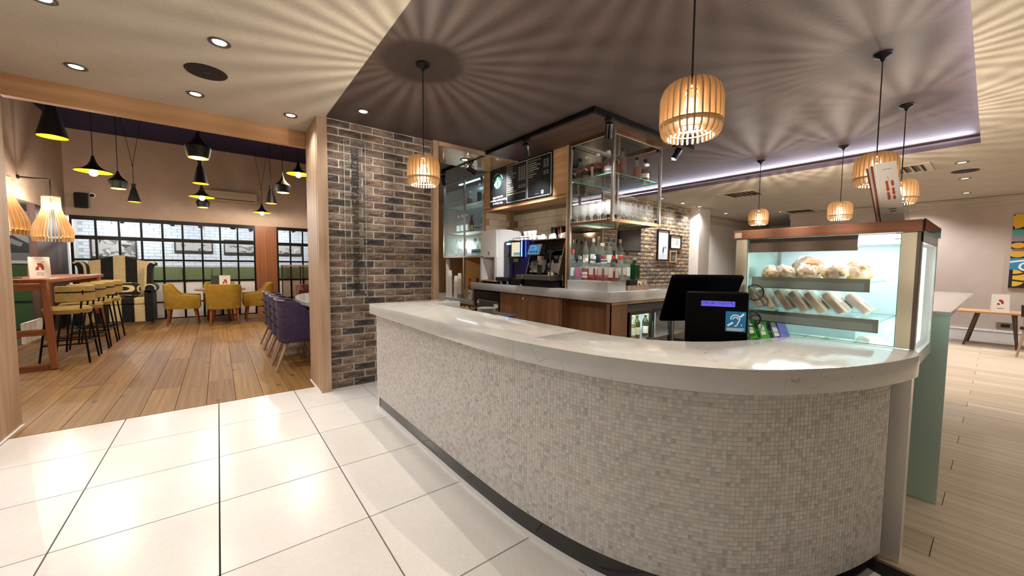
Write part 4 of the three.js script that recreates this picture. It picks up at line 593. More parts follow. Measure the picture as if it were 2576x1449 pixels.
  const sd = shape([[0.02, 0.16], [-0.06, 0.16], [0.07, 0.6], [0.42, 0.6], [0.42, 0.02], [0.02, 0.02]]); const side = z => { const g = ext(sd, 0.012, 0.002); g.translate(0, 0, z); return g; };
  part(e, 'side_cheek', side(-0.33), M.chrome); part(e, 'side_cheek', side(0.27), M.chrome);
  part(e, 'back_body', bx(0.2, 0.44, 0.06, 0.6, -0.32, 0.27), M.black); part(e, 'front_splash', at(bc(0.008, 0.3, 0.585, 0, 0, -0.025), 0.1, 0.32, 0, 0, 0, -0.28), M.chrome); part(e, 'upper_front', at(bc(0.02, 0.16, 0.585, 0, 0, -0.025), 0.06, 0.53, 0, 0, 0, -0.28), phy(0x4a4038, 0.08, 1)); part(e, 'top_tray', bx(0.05, 0.44, 0.595, 0.61, -0.33, 0.282, 0.003), M.steel);
  part(e, 'drip_tray', bx(-0.2, 0.2, 0.09, 0.15, -0.36, 0.27, 0.006), M.brushed); part(e, 'plinth', bx(-0.08, 0.42, 0, 0.09, -0.33, 0.25), M.black);
  const ds = canvasTex(128, 96, (g, W, H) => { g.fillStyle = '#3f9fe0'; g.fillRect(0, 0, W, H); g.strokeStyle = '#0d2c4a'; g.lineWidth = 4; g.strokeRect(12, 22, 24, 22); g.strokeRect(42, 22, 24, 22); g.strokeRect(96, 18, 20, 28); g.fillStyle = '#0d2c4a'; g.fillRect(80, 8, 36, 6); for (let k = 0; k < 4; k++) g.fillRect(12 + k * 28, 60, 20, 24); });
  const dh = [at(bc(0.02, 0.15, 0.24, 0, 0, 0, 0.006), -0.045, 0.47, -0.17, 0, 0, -0.35)]; part(e, 'display_housing', dh, M.steel); part(e, 'display_wedge', bx(-0.03, 0.12, 0.42, 0.53, -0.28, -0.06), M.black);
  const dp = new THREE.PlaneGeometry(0.2, 0.125); dp.rotateY(-PI / 2); at(dp, -0.012, 0, 0); at(dp, -0.045, 0.47, -0.17, 0, 0, -0.35); part(e, 'display', dp, new THREE.MeshStandardMaterial({ color: 0x111111, emissive: 0xffffff, emissiveMap: ds, emissiveIntensity: 0.8 }));
  part(e, 'group_head', [cyl(0.045, 0.045, 0.06, 0.02, 0.33, -0.12, 20), cyl(0.03, 0.04, 0.04, 0.02, 0.29, -0.12, 20)], M.chrome); part(e, 'portafilter', [cyl(0.036, 0.036, 0.025, 0.02, 0.275, -0.12, 18), rod([0.0, 0.285, -0.12], [-0.14, 0.275, -0.1], 0.012)], M.chrome); part(e, 'pitcher', cyl(0.028, 0.036, 0.13, 0.0, 0.15, -0.12, 18), M.black);
  part(e, 'steam_wand', tube([[-0.02, 0.44, 0.16], [-0.08, 0.42, 0.17], [-0.09, 0.3, 0.17], [-0.08, 0.17, 0.16]], 0.007), M.black); part(e, 'steam_knob', at(cyl(0.03, 0.026, 0.03, 0, 0, 0, 14), -0.01, 0.44, 0.08, 0, 0, PI / 2), M.black); part(e, 'milk_jug', cyl(0.05, 0.045, 0.04, -0.06, 0.15, 0.17, 18), M.steel);
  for (let k = 0; k < 5; k++) cup('white espresso cup upside down on the chrome espresso machine', [3.28 + 0.12 + (k % 2) * 0.06, Y + 0.611, -3.72 + k * 0.1], k, 'cups on the espresso machine', true);
  const can = (z, r, h, m, l) => { const c = thing('coffee_canister', l, 'canister', [3.68, Y + 0.61, z], 0, 'canisters behind the espresso machine'); part(c, 'tin', cyl(r, r, h, 0, 0, 0, 20), m); part(c, 'lid', cyl(r * 1.02, r * 1.02, 0.012, 0, h, 0, 20), M.black); };
  can(-3.8, 0.05, 0.17, M.blackGloss, 'dark canister nearest the blue machine'); can(-3.66, 0.055, 0.175, phy(0x4a2a20, 0.15, 0.3), 'red brown canister behind the cups'); can(-3.5, 0.06, 0.18, phy(0x3a332e, 0.15, 0.4), 'bronze canister behind the cups'); can(-3.33, 0.06, 0.18, M.blackGloss, 'dark canister at the right hand end');
}
// ---------- glass shelving left of the portal, low counter with cups ----------
{
  const s = thing('glass_shelving', 'tall glass shelving with steel posts beside the coffee niche', 'shelving', [3.25, 0, 0]);
  for (const [z, y0] of [[-6.19, 1.41], [-5.49, 0.713]]) part(s, 'post', bx(-0.014, 0.014, y0, 2.71, z - 0.014, z + 0.014, 0.003), M.steel);
  part(s, 'bottom_board', bx(-0.01, 0.42, 1.405, 1.432, -6.2, -4.93, 0.002), M.quartz); for (const y of [1.83, 2.285]) sheet(s, 'glass_shelf', 'y', y, 0.01, 0.4, -6.18, -4.94, glassThin(0xd8f0f4, 0.03), M.rim, 0.008);
  for (const [a, b] of [[-5.47, -4.94], [-6.17, -5.51]]) sheet(s, 'front_pane', 'x', 0, a, b, 1.44, 2.68, glassThin(0xe6f5fa, 0.015), M.rimClear); part(s, 'back_panel', bx(0.41, 0.42, 1.432, 2.71, -7.0, -4.93), phy(0x93a3ad, 0.2, 0.35)).userData.label = 'blue grey mirror back';
  part(s, 'top_light', bx(0.18, 0.22, 2.695, 2.708, -6.0, -5.1), glow(new THREE.Color().setRGB(0.85, 0.95, 1), 2)); part(s, 'hinge', bc(0.03, 0.03, 0.04, 0, 2.62, -4.97), M.black);
  { const l = new THREE.RectAreaLight(new THREE.Color().setRGB(0.85, 0.94, 1), 14, 0.04, 0.9); l.position.set(3.45, 2.69, -5.55); l.rotation.x = -PI / 2; l.castShadow = true; scene.add(l); }
  const B = (t, x, y, z, l, o, g) => bottle(t, l, [x, y, z], { group: g, ...o });
  const C = 1.432, Bs = 1.83, T = 2.285, g1 = 'vodkas on the lowest glass shelf', g2 = 'bottles on the middle glass shelf', g3 = 'bottles on the top glass shelf';
  B('tall', 3.4, C, -6.02, 'clear vodka with pale label at the open end, lowest glass shelf', { tag: 0xeef2f4, cap: 0xdfe4e8 }, g1); B('tall', 3.4, C, -5.87, 'second clear vodka with pale label, lowest glass shelf', { tag: 0xe8eef2, cap: 0xdfe4e8 }, g1); B('tall', 3.4, C, -5.71, 'clear vodka just left of the steel post, lowest glass shelf', { tag: 0xe9eef0, cap: 0xcdd4da }, g1); B('squat', 3.38, C, -5.36, 'clear vodka with blue roundel left of the dispenser', { tag: 0xd8e2ea, ring: 0x2a4fb0, cap: 0xe6e8ea, scale: 1.3 }, g1); B('squat', 3.38, C, -5.2, 'clear vodka with blue roundel next to the dispenser', { tag: 0xd8e2ea, ring: 0x2a4fb0, cap: 0xe6e8ea, scale: 1.3 }, g1);
  B('tall', 3.42, Bs, -5.98, 'frosted white bottle at the open end, middle glass shelf', { glass: 0xf2f4f6, tag: 0xf2f0ec, cap: 0xe8e8e8, scale: 1.1 }, g2); B('tall', 3.42, Bs, -5.84, 'second frosted white bottle, middle glass shelf', { glass: 0xf2f4f6, tag: 0xf6f3ee, cap: 0xe8e8e8, scale: 1.1 }, g2); B('tall', 3.42, Bs, -5.7, 'third frosted bottle by the steel post, middle glass shelf', { glass: 0xf2f4f6, tag: 0xf6f3ee, cap: 0xe8e8e8, scale: 1.1 }, g2); B('wine', 3.44, Bs, -5.57, 'brown bottle behind the steel post, middle glass shelf', { glass: 0x8a4a26, liquid: 0x7a3a1a, tag: 0xc9a27a, cap: 0x3a241a }, g2); B('squat', 3.4, Bs, -5.33, 'clear squat bottle with dark print, middle glass shelf', { tag: 0xdedede, ring: 0x44444a, cap: 0xd8d8d8, scale: 1.2 }, g2); B('squat', 3.4, Bs, -5.15, 'clear squat bottle next to the portal, middle glass shelf', { tag: 0xe8e8e8, ring: 0x55555a, cap: 0xd8d8d8, scale: 1.2 }, g2);
  B('cask', 3.42, T, -5.6, 'golden whisky bottle on the top glass shelf', { liquid: 0xc98a3a, tag: null, cap: 0xd9c9a8 }, g3); B('tall', 3.42, T, -5.3, 'brown tall bottle on the top glass shelf', { liquid: 0x7a4a26, tag: null, cap: 0xd0c8b8, scale: 1.1 }, g3); B('squat', 3.42, T, -5.12, 'faceted decanter on the top glass shelf next to the portal', { liquid: 0xb89a6a, tag: null, cap: 0xe0e0e0 }, g3);
  const lc = thing('low_counter', 'low white topped counter under the glass shelving', 'counter', [0, 0, 0]); part(lc, 'worktop', bx(3.2, 3.8, 0.64, 0.712, -7.0, -5.14, 0.003), M.quartz); part(lc, 'cabinet', bx(3.24, 3.8, 0, 0.64, -7.0, -5.14), M.oak);
  single('cork_panel', 'ochre splash panel behind the paper cups', 'panel', bx(3.66, 3.68, 0.712, 1.404, -6.25, -5.14), std(0xa8742a, 0.8));
  // paper cup stacks
  const pc = lathe([[0.0001, 0], [0.028, 0], [0.038, 0.095], [0.041, 0.097], [0.041, 0.101], [0.037, 0.101]], 18), kraft = std(0xe9dfd2, 0.7);
  [[3.32, -6.19, 38, 'tallest stack of paper cups, at the open end of the low counter'], [3.30, -6.07, 25, 'second paper cup stack on the low counter'], [3.38, -5.95, 14, 'short paper cup stack on the low counter'], [3.30, -5.86, 19, 'third paper cup stack on the low counter'], [3.30, -5.73, 22, 'paper cup stack by the steel post on the low counter']].forEach(([x, z, n, l]) => { const t = thing('paper_cup_stack', l, 'paper cups', [x, 0.712, z], 0, 'paper cup stacks'); for (let k = 0; k < n; k++) { const m = part(t, 'paper_cup', pc, kraft); m.rotation.x = PI; m.position.y = 0.101 + k * 0.0155; } });
  [['wine', -5.62, 0xf2c9a0, 0xe9a54a, 0xc03a2c, 'wine bottle with red cap on the low counter'], ['wine', -5.54, 0x22301f, 0xf2efe8, 0x7a1420, 'dark red wine bottle with white label on the low counter'], ['squat', -5.44, 0xe4ead8, 0xe9e6da, 0x1f2320, 'clear bottle with black stopper on the low counter'], ['wine', -5.37, 0x3c7a4a, 0xdfe6d4, 0x2a4a30, 'green bottle behind the others on the low counter'], ['squat', -5.3, 0xdfe4e2, 0xf0eee8, 0xd9c27a, 'clear bottle with gold cap on the low counter'], ['wine', -5.21, 0x4a6a3a, 0xe6e2d4, 0x1f1f1f, 'dark green bottle beside the back bar end']].forEach(([t, z, gl, lab, cap, l], i) => bottle(t, l, [3.44 + (i % 2) * 0.1, 0.712, z], { glass: gl, tag: lab, cap, liquid: i === 1 ? 0x3a0c12 : 0xd8c88a, group: 'wine on the low counter', scale: 1.15 }));
  const jb = thing('ceramic_jug', 'white ceramic jug with blue shield badge on the low counter', 'jug', [3.3, 0.712, -5.3]); part(jb, 'jug_body', bc(0.12, 0.16, 0.12, 0, 0.08, 0, 0.01), M.china); part(jb, 'badge', bc(0.002, 0.03, 0.03, -0.061, 0.11, -0.02), std(0x2a4fb0, 0.5));
  single('clear_tub', 'clear plastic lid tub beside the paper cups', 'tub', [bx(3.22, 3.34, 0.713, 0.717, -5.68, -5.55), bx(3.22, 3.34, 0.717, 0.78, -5.68, -5.677), bx(3.22, 3.34, 0.717, 0.78, -5.553, -5.55), bx(3.22, 3.223, 0.717, 0.78, -5.677, -5.553)], glassThin(0xf0f4f6, 0.1));
  // plates stacked behind the counter, on a trolley
  const tr = thing('clearing_trolley', 'low steel trolley behind the serving counter', 'trolley', [2.3, 0, -3.5]); part(tr, 'top_shelf', bx(-0.3, 0.3, 0.72, 0.735, -0.25, 0.25, 0.004), M.brushed); for (const [x, z] of [[-0.28, -0.23], [0.28, -0.23], [-0.28, 0.23], [0.28, 0.23]]) part(tr, 'leg', rod([x, 0, z], [x, 0.72, z], 0.012), M.steel);
  const plate = lathe([[0.0001, 0.003], [0.06, 0.0], [0.062, 0.004], [0.105, 0.014], [0.107, 0.017], [0.09, 0.012], [0.0001, 0.008]], 28); const pg = single('dinner_plate', 'white dinner plate in the stack on the trolley', 'plate', plate, M.china, [2.36, 0.735, -3.5], 0, 'stacked plates'); for (let k = 1; k < 6; k++) dup(pg, [2.36 + rr(-0.003, 0.003), 0.735 + k * 0.0105, -3.5]);
  const bk = thing('cutlery_basket', 'dark basket of wooden stirrers behind the counter arm', 'basket', [2.05, 0.735, -3.42]); part(bk, 'basket_wall', [bx(-0.05, 0.05, 0, 0.06, -0.13, 0.13)], M.black); for (let k = 0; k < 22; k++) part(bk, 'stirrer', bar([rr(-0.04, 0.04), 0.05, rr(-0.12, 0.12)], [rr(-0.05, 0.05), 0.095 + rr(0, 0.02), rr(-0.13, 0.13)], 0.006, 0.002), M.ply);
}
// ---------- till ----------
{
  const t = thing('till', 'black point of sale terminal with tilted screen and customer display', 'till', [1.985, 0, -0.89], -1.05);
  // local -z... the customer side is +z
  part(t, 'stand', bx(-0.12, 0.15, 0.801, 0.83, -0.14, 0.03), M.black); part(t, 'customer_unit', bx(-0.125, 0.155, 0.8, 1.155, -0.03, 0.03, 0.01), phy(0x050507, 0.4, 0, { specularIntensity: 0.15 }));
  const sc = at(bc(0.41, 0.29, 0.028, 0, 0, 0, 0.014), -0.045, 1.105, -0.155, 0.5, 0.45); part(t, 'screen', sc, phy(0x030308, 0.5, 0, { specularIntensity: 0.06 })); part(t, 'screen_arm', bx(-0.05, 0.05, 0.95, 1.1, -0.16, -0.03), M.black);
  const disp = canvasTex(256, 48, (g, w, h) => { g.fillStyle = '#6f63e6'; g.fillRect(0, 0, w, h); g.fillStyle = '#241a8a'; for (let k = 0; k < 20; k++) for (let r = 0; r < 5; r++) if (hash(k, r, 91) > 0.45 && k !== 9) g.fillRect(8 + k * 12, 8 + r * 4, 8, 3); });
  const dp = new THREE.PlaneGeometry(0.15, 0.027); dp.translate(0.02, 1.095, 0.0315); part(t, 'text_display', dp, new THREE.MeshStandardMaterial({ color: 0x111111, emissive: 0xffffff, emissiveMap: disp, emissiveIntensity: 0.85 }));
  const ear = canvasTex(192, 224, (g, w, h) => { g.fillStyle = '#1173ad'; g.fillRect(0, 0, w, h); g.strokeStyle = '#e8f2f6'; g.lineWidth = 11; g.lineCap = 'round'; g.beginPath(); g.arc(92, 80, 42, PI * 0.95, PI * 2.15); g.quadraticCurveTo(120, 118, 110, 150); g.quadraticCurveTo(100, 166, 88, 158); g.stroke(); g.beginPath(); g.arc(94, 84, 22, PI, PI * 2); g.stroke(); g.lineWidth = 20; g.lineCap = 'butt'; g.beginPath(); g.moveTo(20, 162); g.lineTo(72, 122); g.stroke(); g.beginPath(); g.moveTo(138, 58); g.lineTo(172, 22); g.stroke(); g.fillStyle = '#e8f2f6'; g.font = 'bold 34px sans-serif'; g.fillText('T', 142, 166); g.fillRect(14, 184, 164, 6); g.fillRect(14, 196, 164, 6); g.fillRect(14, 208, 150, 6); });
  const ep = new THREE.PlaneGeometry(0.088, 0.1); ep.translate(0.1, 1.01, 0.0315); part(t, 'hearing_loop_sticker', ep, new THREE.MeshStandardMaterial({ map: ear, roughness: 0.4 })).userData.label = 'blue hearing loop sticker with white ear symbol';
  const cd = thing('card_reader', 'small dark card reader on the staff side of the counter', 'card reader', [1.72, 0.80, -1.0], 0.7); part(cd, 'reader_body', at(bc(0.08, 0.03, 0.16, 0, 0, 0, 0.008), 0, 0.09, 0, 0, 0.3), M.black); part(cd, 'cradle', bx(-0.03, 0.03, 0, 0.08, -0.03, 0.03), M.black);
  single('staff_shelf', 'dark staff shelf below the inner edge of the counter', 'shelf', slab([[1.6, -1.3], [1.64, -1.12], [1.76, -0.9], [1.9, -0.79], [2.08, -0.72], [2.2, -0.95], [1.95, -1.25], [1.75, -1.4]], 0.76, 0.80), M.darkWood);
}
// ---------- lettering plaque on the brick pillar ----------
const fontB = await new FontLoader().loadAsync('fonts/droid/droid_sans_bold.typeface.json');
{
  const p = thing('glass_plaque', 'clear acrylic plaque with vertical black lettering on the brick pillar', 'sign', [1.129, 0.943, -4.075]);
  sheet(p, 'acrylic_sheet', 'z', 0, -0.105, 0.105, 0, 1.583, glassThin(0xf8fafa, 0.03), M.rimClear, 0.006);
  const sc = []; for (const y of [0.04, 0.79, 1.54]) for (const x of [-0.085, 0.085]) sc.push(at(cyl(0.009, 0.009, 0.03, 0, 0, 0, 12), x, y, -0.024, 0, PI / 2)); for (const g of sc) part(p, 'steel_standoff', g, M.chrome);
  const txt = (s, size, y0, len, x) => { const g = new TextGeometry(s, { font: fontB, size, depth: 0.002, curveSegments: 4 }); g.computeBoundingBox(); const b = g.boundingBox, k = len / (b.max.x - b.min.x); g.translate(-b.min.x, 0, 0); g.scale(k, 1, 1); g.rotateZ(PI / 2); g.translate(x, y0, 0.0005); part(p, 'lettering', g, std(0x14161a, 0.5)); };
  txt('WE', 0.05, 0.037, 0.128, 0.03); txt('PROUDLY', 0.05, 0.202, 0.377, 0.03); txt('SERVE', 0.05, 0.628, 0.303, 0.03); txt('STARBUCKS', 0.066, 0.945, 0.564, 0.035);
}
// ---------- ceiling fixtures ----------
function spot(x, y, z, tx, ty, tz, I, angle, color = COOL, soft = 2, pen = 0.6) { const l = new THREE.SpotLight(color, I, 0, angle, pen, 2); l.position.set(x, y, z); l.target.position.set(tx, ty, tz); l.castShadow = true; l.shadow.radius = soft; scene.add(l, l.target); return l; }
{
  const ringG = lathe([[0.038, 0], [0.056, -0.002], [0.06, -0.006], [0.056, -0.009], [0.045, -0.007], [0.038, 0.0]], 28), lensG = cyl(0.036, 0.036, 0.003, 0, -0.004, 0, 24), cupG = lathe([[0.036, -0.001], [0.042, -0.006]], 24);
  const trimM = std(0x6e6a64, 0.35, 0.7);
  let proto;
  const dl = (x, y, z, label, I, group) => { let d; if (!proto) { d = proto = thing('downlight', label, 'downlight', [x, y, z], 0, group); part(d, 'trim_ring', ringG, trimM); part(d, 'lens', lensG, M.lens); } else d = dup(proto, [x, y, z], 0, label, group); spot(x, y - 0.012, z, x, 0, z, I, 1.15, COOL, 2, 0.7); return d; };
  const gL = 'downlights in the cream ceiling by the opening';
  dl(-0.765, 2.68, -4.15, 'recessed downlight by the header, at the left jamb', LIGHT.down, gL); dl(-0.105, 2.68, -4.175, 'recessed downlight by the header, beside the round ceiling speaker', LIGHT.down, gL); dl(0.585, 2.68, -4.19, 'recessed downlight by the header, next to the brick pillar', LIGHT.down, gL); dl(0.049, 2.68, -3.12, 'recessed downlight on the viewer side of the round speaker', LIGHT.down, gL); dl(-0.70, 2.68, -3.2, 'recessed downlight in the row before the round speaker, left hand', LIGHT.down, gL);
  for (const [x, z] of [[-0.7, -2.15], [-1.6, -2.15], [-1.6, -3.2], [-0.7, -1.0], [-1.6, -1.0], [-1.6, 0.3], [-0.7, 1.6]]) dl(x, 2.68, z, 'recessed downlight in the cream ceiling above the tiled walkway', LIGHT.down, 'walkway downlights');
  dl(1.119, 2.71, -3.74, 'recessed downlight in the dark ceiling before the brick pillar', LIGHT.down, 'downlight in the dark ceiling');
  const gB = 'downlights before the far brick wall'; for (const x of [6.76, 7.56, 8.26]) dl(x, 2.585, -4.06, 'recessed downlight close to the far brick wall', LIGHT.downFar, gB);
  const gR = 'downlights in the far cream ceiling'; for (const [x, z] of [[7.23, -0.36], [8.52, -0.385], [10.14, -0.43], [11.0 - 0.4, -1.1], [10.4, -3.2], [9.75, -4.15], [10.3, 1.2], [8.4, 1.2], [6.9, 1.4]]) dl(x, 2.585, z, 'recessed downlight in the far cream ceiling', LIGHT.downFar, gR);
  for (const [x, z] of [[3.2, 1.3], [5.0, 1.3]]) dl(x, 2.585, z, 'added unseen downlight brightening the boards beside the case', LIGHT.downFar * 0.5, 'added downlights by the case');  // out of view, added to lighten the pale floorboards
  dl(2.62, 2.671, -4.42, 'downlight in the glossy wood ceiling panel', 2, 'downlight in the wood panel');
  // round speakers
  const spk = (x, y, z, l) => { const s = thing('ceiling_speaker', l, 'speaker', [x, y, z]); part(s, 'grille', lathe([[0.0001, -0.006], [0.1, -0.006], [0.11, -0.004]], 36), std(0x1c1517, 0.7)); part(s, 'rim', lathe([[0.11, -0.004], [0.122, -0.008], [0.128, 0], [0.11, -0.002]], 36), std(0x241c1d, 0.5)); part(s, 'maker_badge', bx(-0.018, 0.018, -0.0085, -0.006, -0.003, 0.003), M.brushed); };
  spk(-0.026, 2.68, -3.655, 'round black speaker flush in the cream ceiling'); spk(7.9, 2.585, -0.36, 'round black speaker in the far cream ceiling between downlights');
  // air vents
  const vent = (x, z, l) => { const v = thing('air_vent', l, 'vent', [x, 2.585, z], 0, 'ceiling air vents'); part(v, 'frame', [bx(-0.3, 0.3, -0.012, 0, -0.3, -0.24), bx(-0.3, 0.3, -0.012, 0, 0.24, 0.3), bx(-0.3, -0.24, -0.012, 0, -0.24, 0.24), bx(0.24, 0.3, -0.012, 0, -0.24, 0.24)], std(0xc9bda9, 0.6)); part(v, 'recess', bx(-0.24, 0.24, -0.003, 0, -0.24, 0.24), M.darkWood); for (let k = 0; k < 6; k++) part(v, 'louvre', at(bc(0.48, 0.003, 0.05, 0, 0, 0), 0, -0.012, -0.2 + k * 0.08, 0, 0.6), std(0xb9ad99, 0.6)); };
  vent(7.42, -2.89, 'square air vent over the far room beyond the case, first from the brick wall'); vent(10.6, -2.9, 'square air vent deeper in the far ceiling'); vent(7.2, -0.9, 'square air vent near the corner pendant');
  // LED cove
  const cove = (x0, x1, z0, z1) => { const o = thing('cove_light', x1 - x0 > z1 - z0 ? 'lavender LED strip in the ceiling trough along the near edge' : 'lavender LED strip in the ceiling trough along the far edge', 'LED strip', [0, 0, 0], 0, 'cove lighting'); part(o, 'led_strip', bx(x0, x1, 2.638, 2.642, z0, z1), glow(new THREE.Color().setRGB(0.78, 0.74, 1), 5)); part(o, 'channel', bx(x0 - 0.005, x1 + 0.005, 2.6, 2.638, z0 - 0.005, z1 + 0.005), M.white); const alongX = x1 - x0 > z1 - z0, l = new THREE.RectAreaLight(new THREE.Color().setRGB(0.80, 0.78, 1), LIGHT.cove, Math.max(x1 - x0, z1 - z0), 0.02), cx = (x0 + x1) / 2, cz = (z0 + z1) / 2; l.position.set(cx, 2.655, cz); scene.add(l); l.lookAt(cx - (alongX ? 0 : 1), 2.655 + 0.35, cz - (alongX ? 1 : 0)); l.castShadow = true; };
  cove(6.37, 6.39, -7.5, -0.25); cove(0.95, 6.2, -0.08, -0.06);
}
// ---------- slatted drum pendants ----------
{
  const N = 28, fin = (() => { const s = new THREE.Shape(); s.moveTo(0.035, 0.21); s.lineTo(0.062, 0.213); s.quadraticCurveTo(0.108, 0.205, 0.116, 0.15); s.lineTo(0.117, 0.055); s.lineTo(0.109, 0.055); s.lineTo(0.109, 0.047); s.lineTo(0.115, 0.045); s.quadraticCurveTo(0.114, 0.012, 0.096, 0); s.lineTo(0.086, 0); s.lineTo(0.086, 0.03); s.lineTo(0.076, 0.04); s.lineTo(0.078, 0.12); s.quadraticCurveTo(0.072, 0.175, 0.035, 0.19); s.closePath(); const g = new THREE.ExtrudeGeometry(s, { depth: 0.006, bevelEnabled: false, curveSegments: 5 }); g.translate(0, 0, -0.003); return muv(g, 'y'); })();
  const ringLow = lathe([[0.088, 0.047], [0.1165, 0.047], [0.1165, 0.055], [0.088, 0.055], [0.088, 0.047]], 40), ringTop = lathe([[0.02, 0.186], [0.038, 0.186], [0.038, 0.192], [0.02, 0.192], [0.02, 0.186]], 32), wire = new THREE.TorusGeometry(0.0815, 0.002, 6, 40).rotateX(PI / 2).translate(0, 0.024, 0);
  const bulbG = lathe([[0.0001, 0.03], [0.018, 0.034], [0.03, 0.055], [0.031, 0.08], [0.024, 0.115], [0.016, 0.14], [0.014, 0.15]], 18), socket = [cyl(0.018, 0.018, 0.045, 0, 0.148, 0, 14), cyl(0.008, 0.006, 0.03, 0, 0.193, 0, 10)];
  const rose = lathe([[0.0001, -0.055], [0.008, -0.05], [0.016, -0.03], [0.046, -0.016], [0.05, -0.006], [0.05, 0], [0.0001, 0]], 24);
  let proto;
  const labels = ['slatted wood drum pendant before the brick pillar', 'large looking slatted wood drum pendant over the curve of the counter', 'slatted wood drum pendant half hidden behind the leaflet holder', 'slatted wood drum pendant beside the leaflet holder', 'slatted wood drum pendant over the till, next to the far white wall', 'slatted wood drum pendant between the till one and the leaflet holder'];
  [[1.2, -2.607, 1.852], [1.50, -0.785, 1.79], [3.554, -0.556, 1.842], [4.809, -0.581, 1.85], [5.8, -2.048, 1.853], [5.846, -1.205, 1.85]].forEach(([x, z, y], i) => {
    let p; if (!proto) {
      p = proto = thing('slatted_pendant', labels[0], 'pendant light', [x, y, z], 0, 'slatted drum pendants');
      for (let k = 0; k < N; k++) { const m = part(p, 'slat', fin, M.ply); m.rotation.y = k / N * 2 * PI; }
      part(p, 'lower_ring', ringLow, M.ply); part(p, 'top_ring', ringTop, M.ply); part(p, 'wire_ring', wire, M.ply); part(p, 'bulb', bulbG, M.bulbHot).userData.label = 'glowing filament bulb'; part(p, 'lamp_holder', socket, M.black); part(p, 'cord', cyl(0.004, 0.004, 1, 0, 0, 0, 6), M.black); part(p, 'ceiling_rose', rose, M.blackMetal);
    } else p = dup(proto, [x, y, z], i * 0.37, labels[i]);
    const top = 2.71 - y; for (const c of p.children) { if (c.name === 'cord') { c.position.y = 0.2; c.scale.y = top - 0.22; } if (c.name === 'ceiling_rose') c.position.y = top; }
    const l = new THREE.PointLight(WARM, LIGHT.pendant); l.position.set(x, y + 0.085, z); l.castShadow = true; l.shadow.radius = 0.3; scene.add(l);
  });
}
// ---------- track with spot heads ----------
{
  const t = thing('lighting_track', 'black L shaped lighting track under the dark ceiling around the bar', 'light track', [0, 0, 0]); part(t, 'rail', bx(2.70, 2.735, 2.665, 2.71, -5.25, -2.30), M.blackMetal); part(t, 'rail', bx(2.735, 4.5, 2.665, 2.71, -2.335, -2.30), M.blackMetal);
  const heads = [[2.718, -5.2, 3.2, 1.6, -5.9, 'black spot head at the far end of the track beside the brick pillar'], [2.718, -4.42, 3.25, 2.33, -4.42, 'lit black spot head under the wood ceiling panel', 1.6], [2.718, -3.27, 3.5, 1.55, -3.95, 'black spot head before the menu board', 2.2], [2.93, -2.318, 3.4, 1.7, -2.75, 'black spot head before the corner of the glass cabinet', 2], [4.14, -2.318, 3.7, 1.75, -2.55, 'lit black spot head at the free end of the track']];
  heads.forEach(([x, z, tx, ty, tz, l, boost = 1], i) => {
    const h = thing('spot_head', l, 'spotlight', [x, 2.665, z], 0, 'track spot heads'); const d = V(tx - x, ty - 2.55, tz - z).normalize(), c = V(0, -0.115, 0), q = new THREE.Quaternion().setFromUnitVectors(V(0, -1, 0), d);
    const orient = g => { g.applyQuaternion(q); g.translate(c.x, c.y, c.z); return g; };
    part(h, 'adapter', bc(0.03, 0.03, 0.09, 0, -0.015, 0, 0.004), M.black); part(h, 'yoke', [rod([0, -0.03, 0], [0, -0.06, 0], 0.006), rod([-0.04, -0.06, 0], [0.04, -0.06, 0], 0.004), rod([-0.04, -0.06, 0], [-0.04, -0.12, 0], 0.004), rod([0.04, -0.06, 0], [0.04, -0.12, 0], 0.004)], M.black);
    part(h, 'housing', orient(lathe([[0.0001, 0.075], [0.03, 0.072], [0.034, 0.06], [0.034, -0.07], [0.031, -0.07], [0.029, -0.055], [0.0001, -0.055]], 22)), M.blackGloss); part(h, 'lens', orient(cyl(0.028, 0.028, 0.003, 0, -0.062, 0, 20)), M.lens);
    const e = c.clone().add(d.clone().multiplyScalar(0.075)); spot(x + e.x, 2.665 + e.y, z + e.z, tx, ty, tz, LIGHT.track * boost, 0.55, COOL, 1.2, 0.8);
  });
}
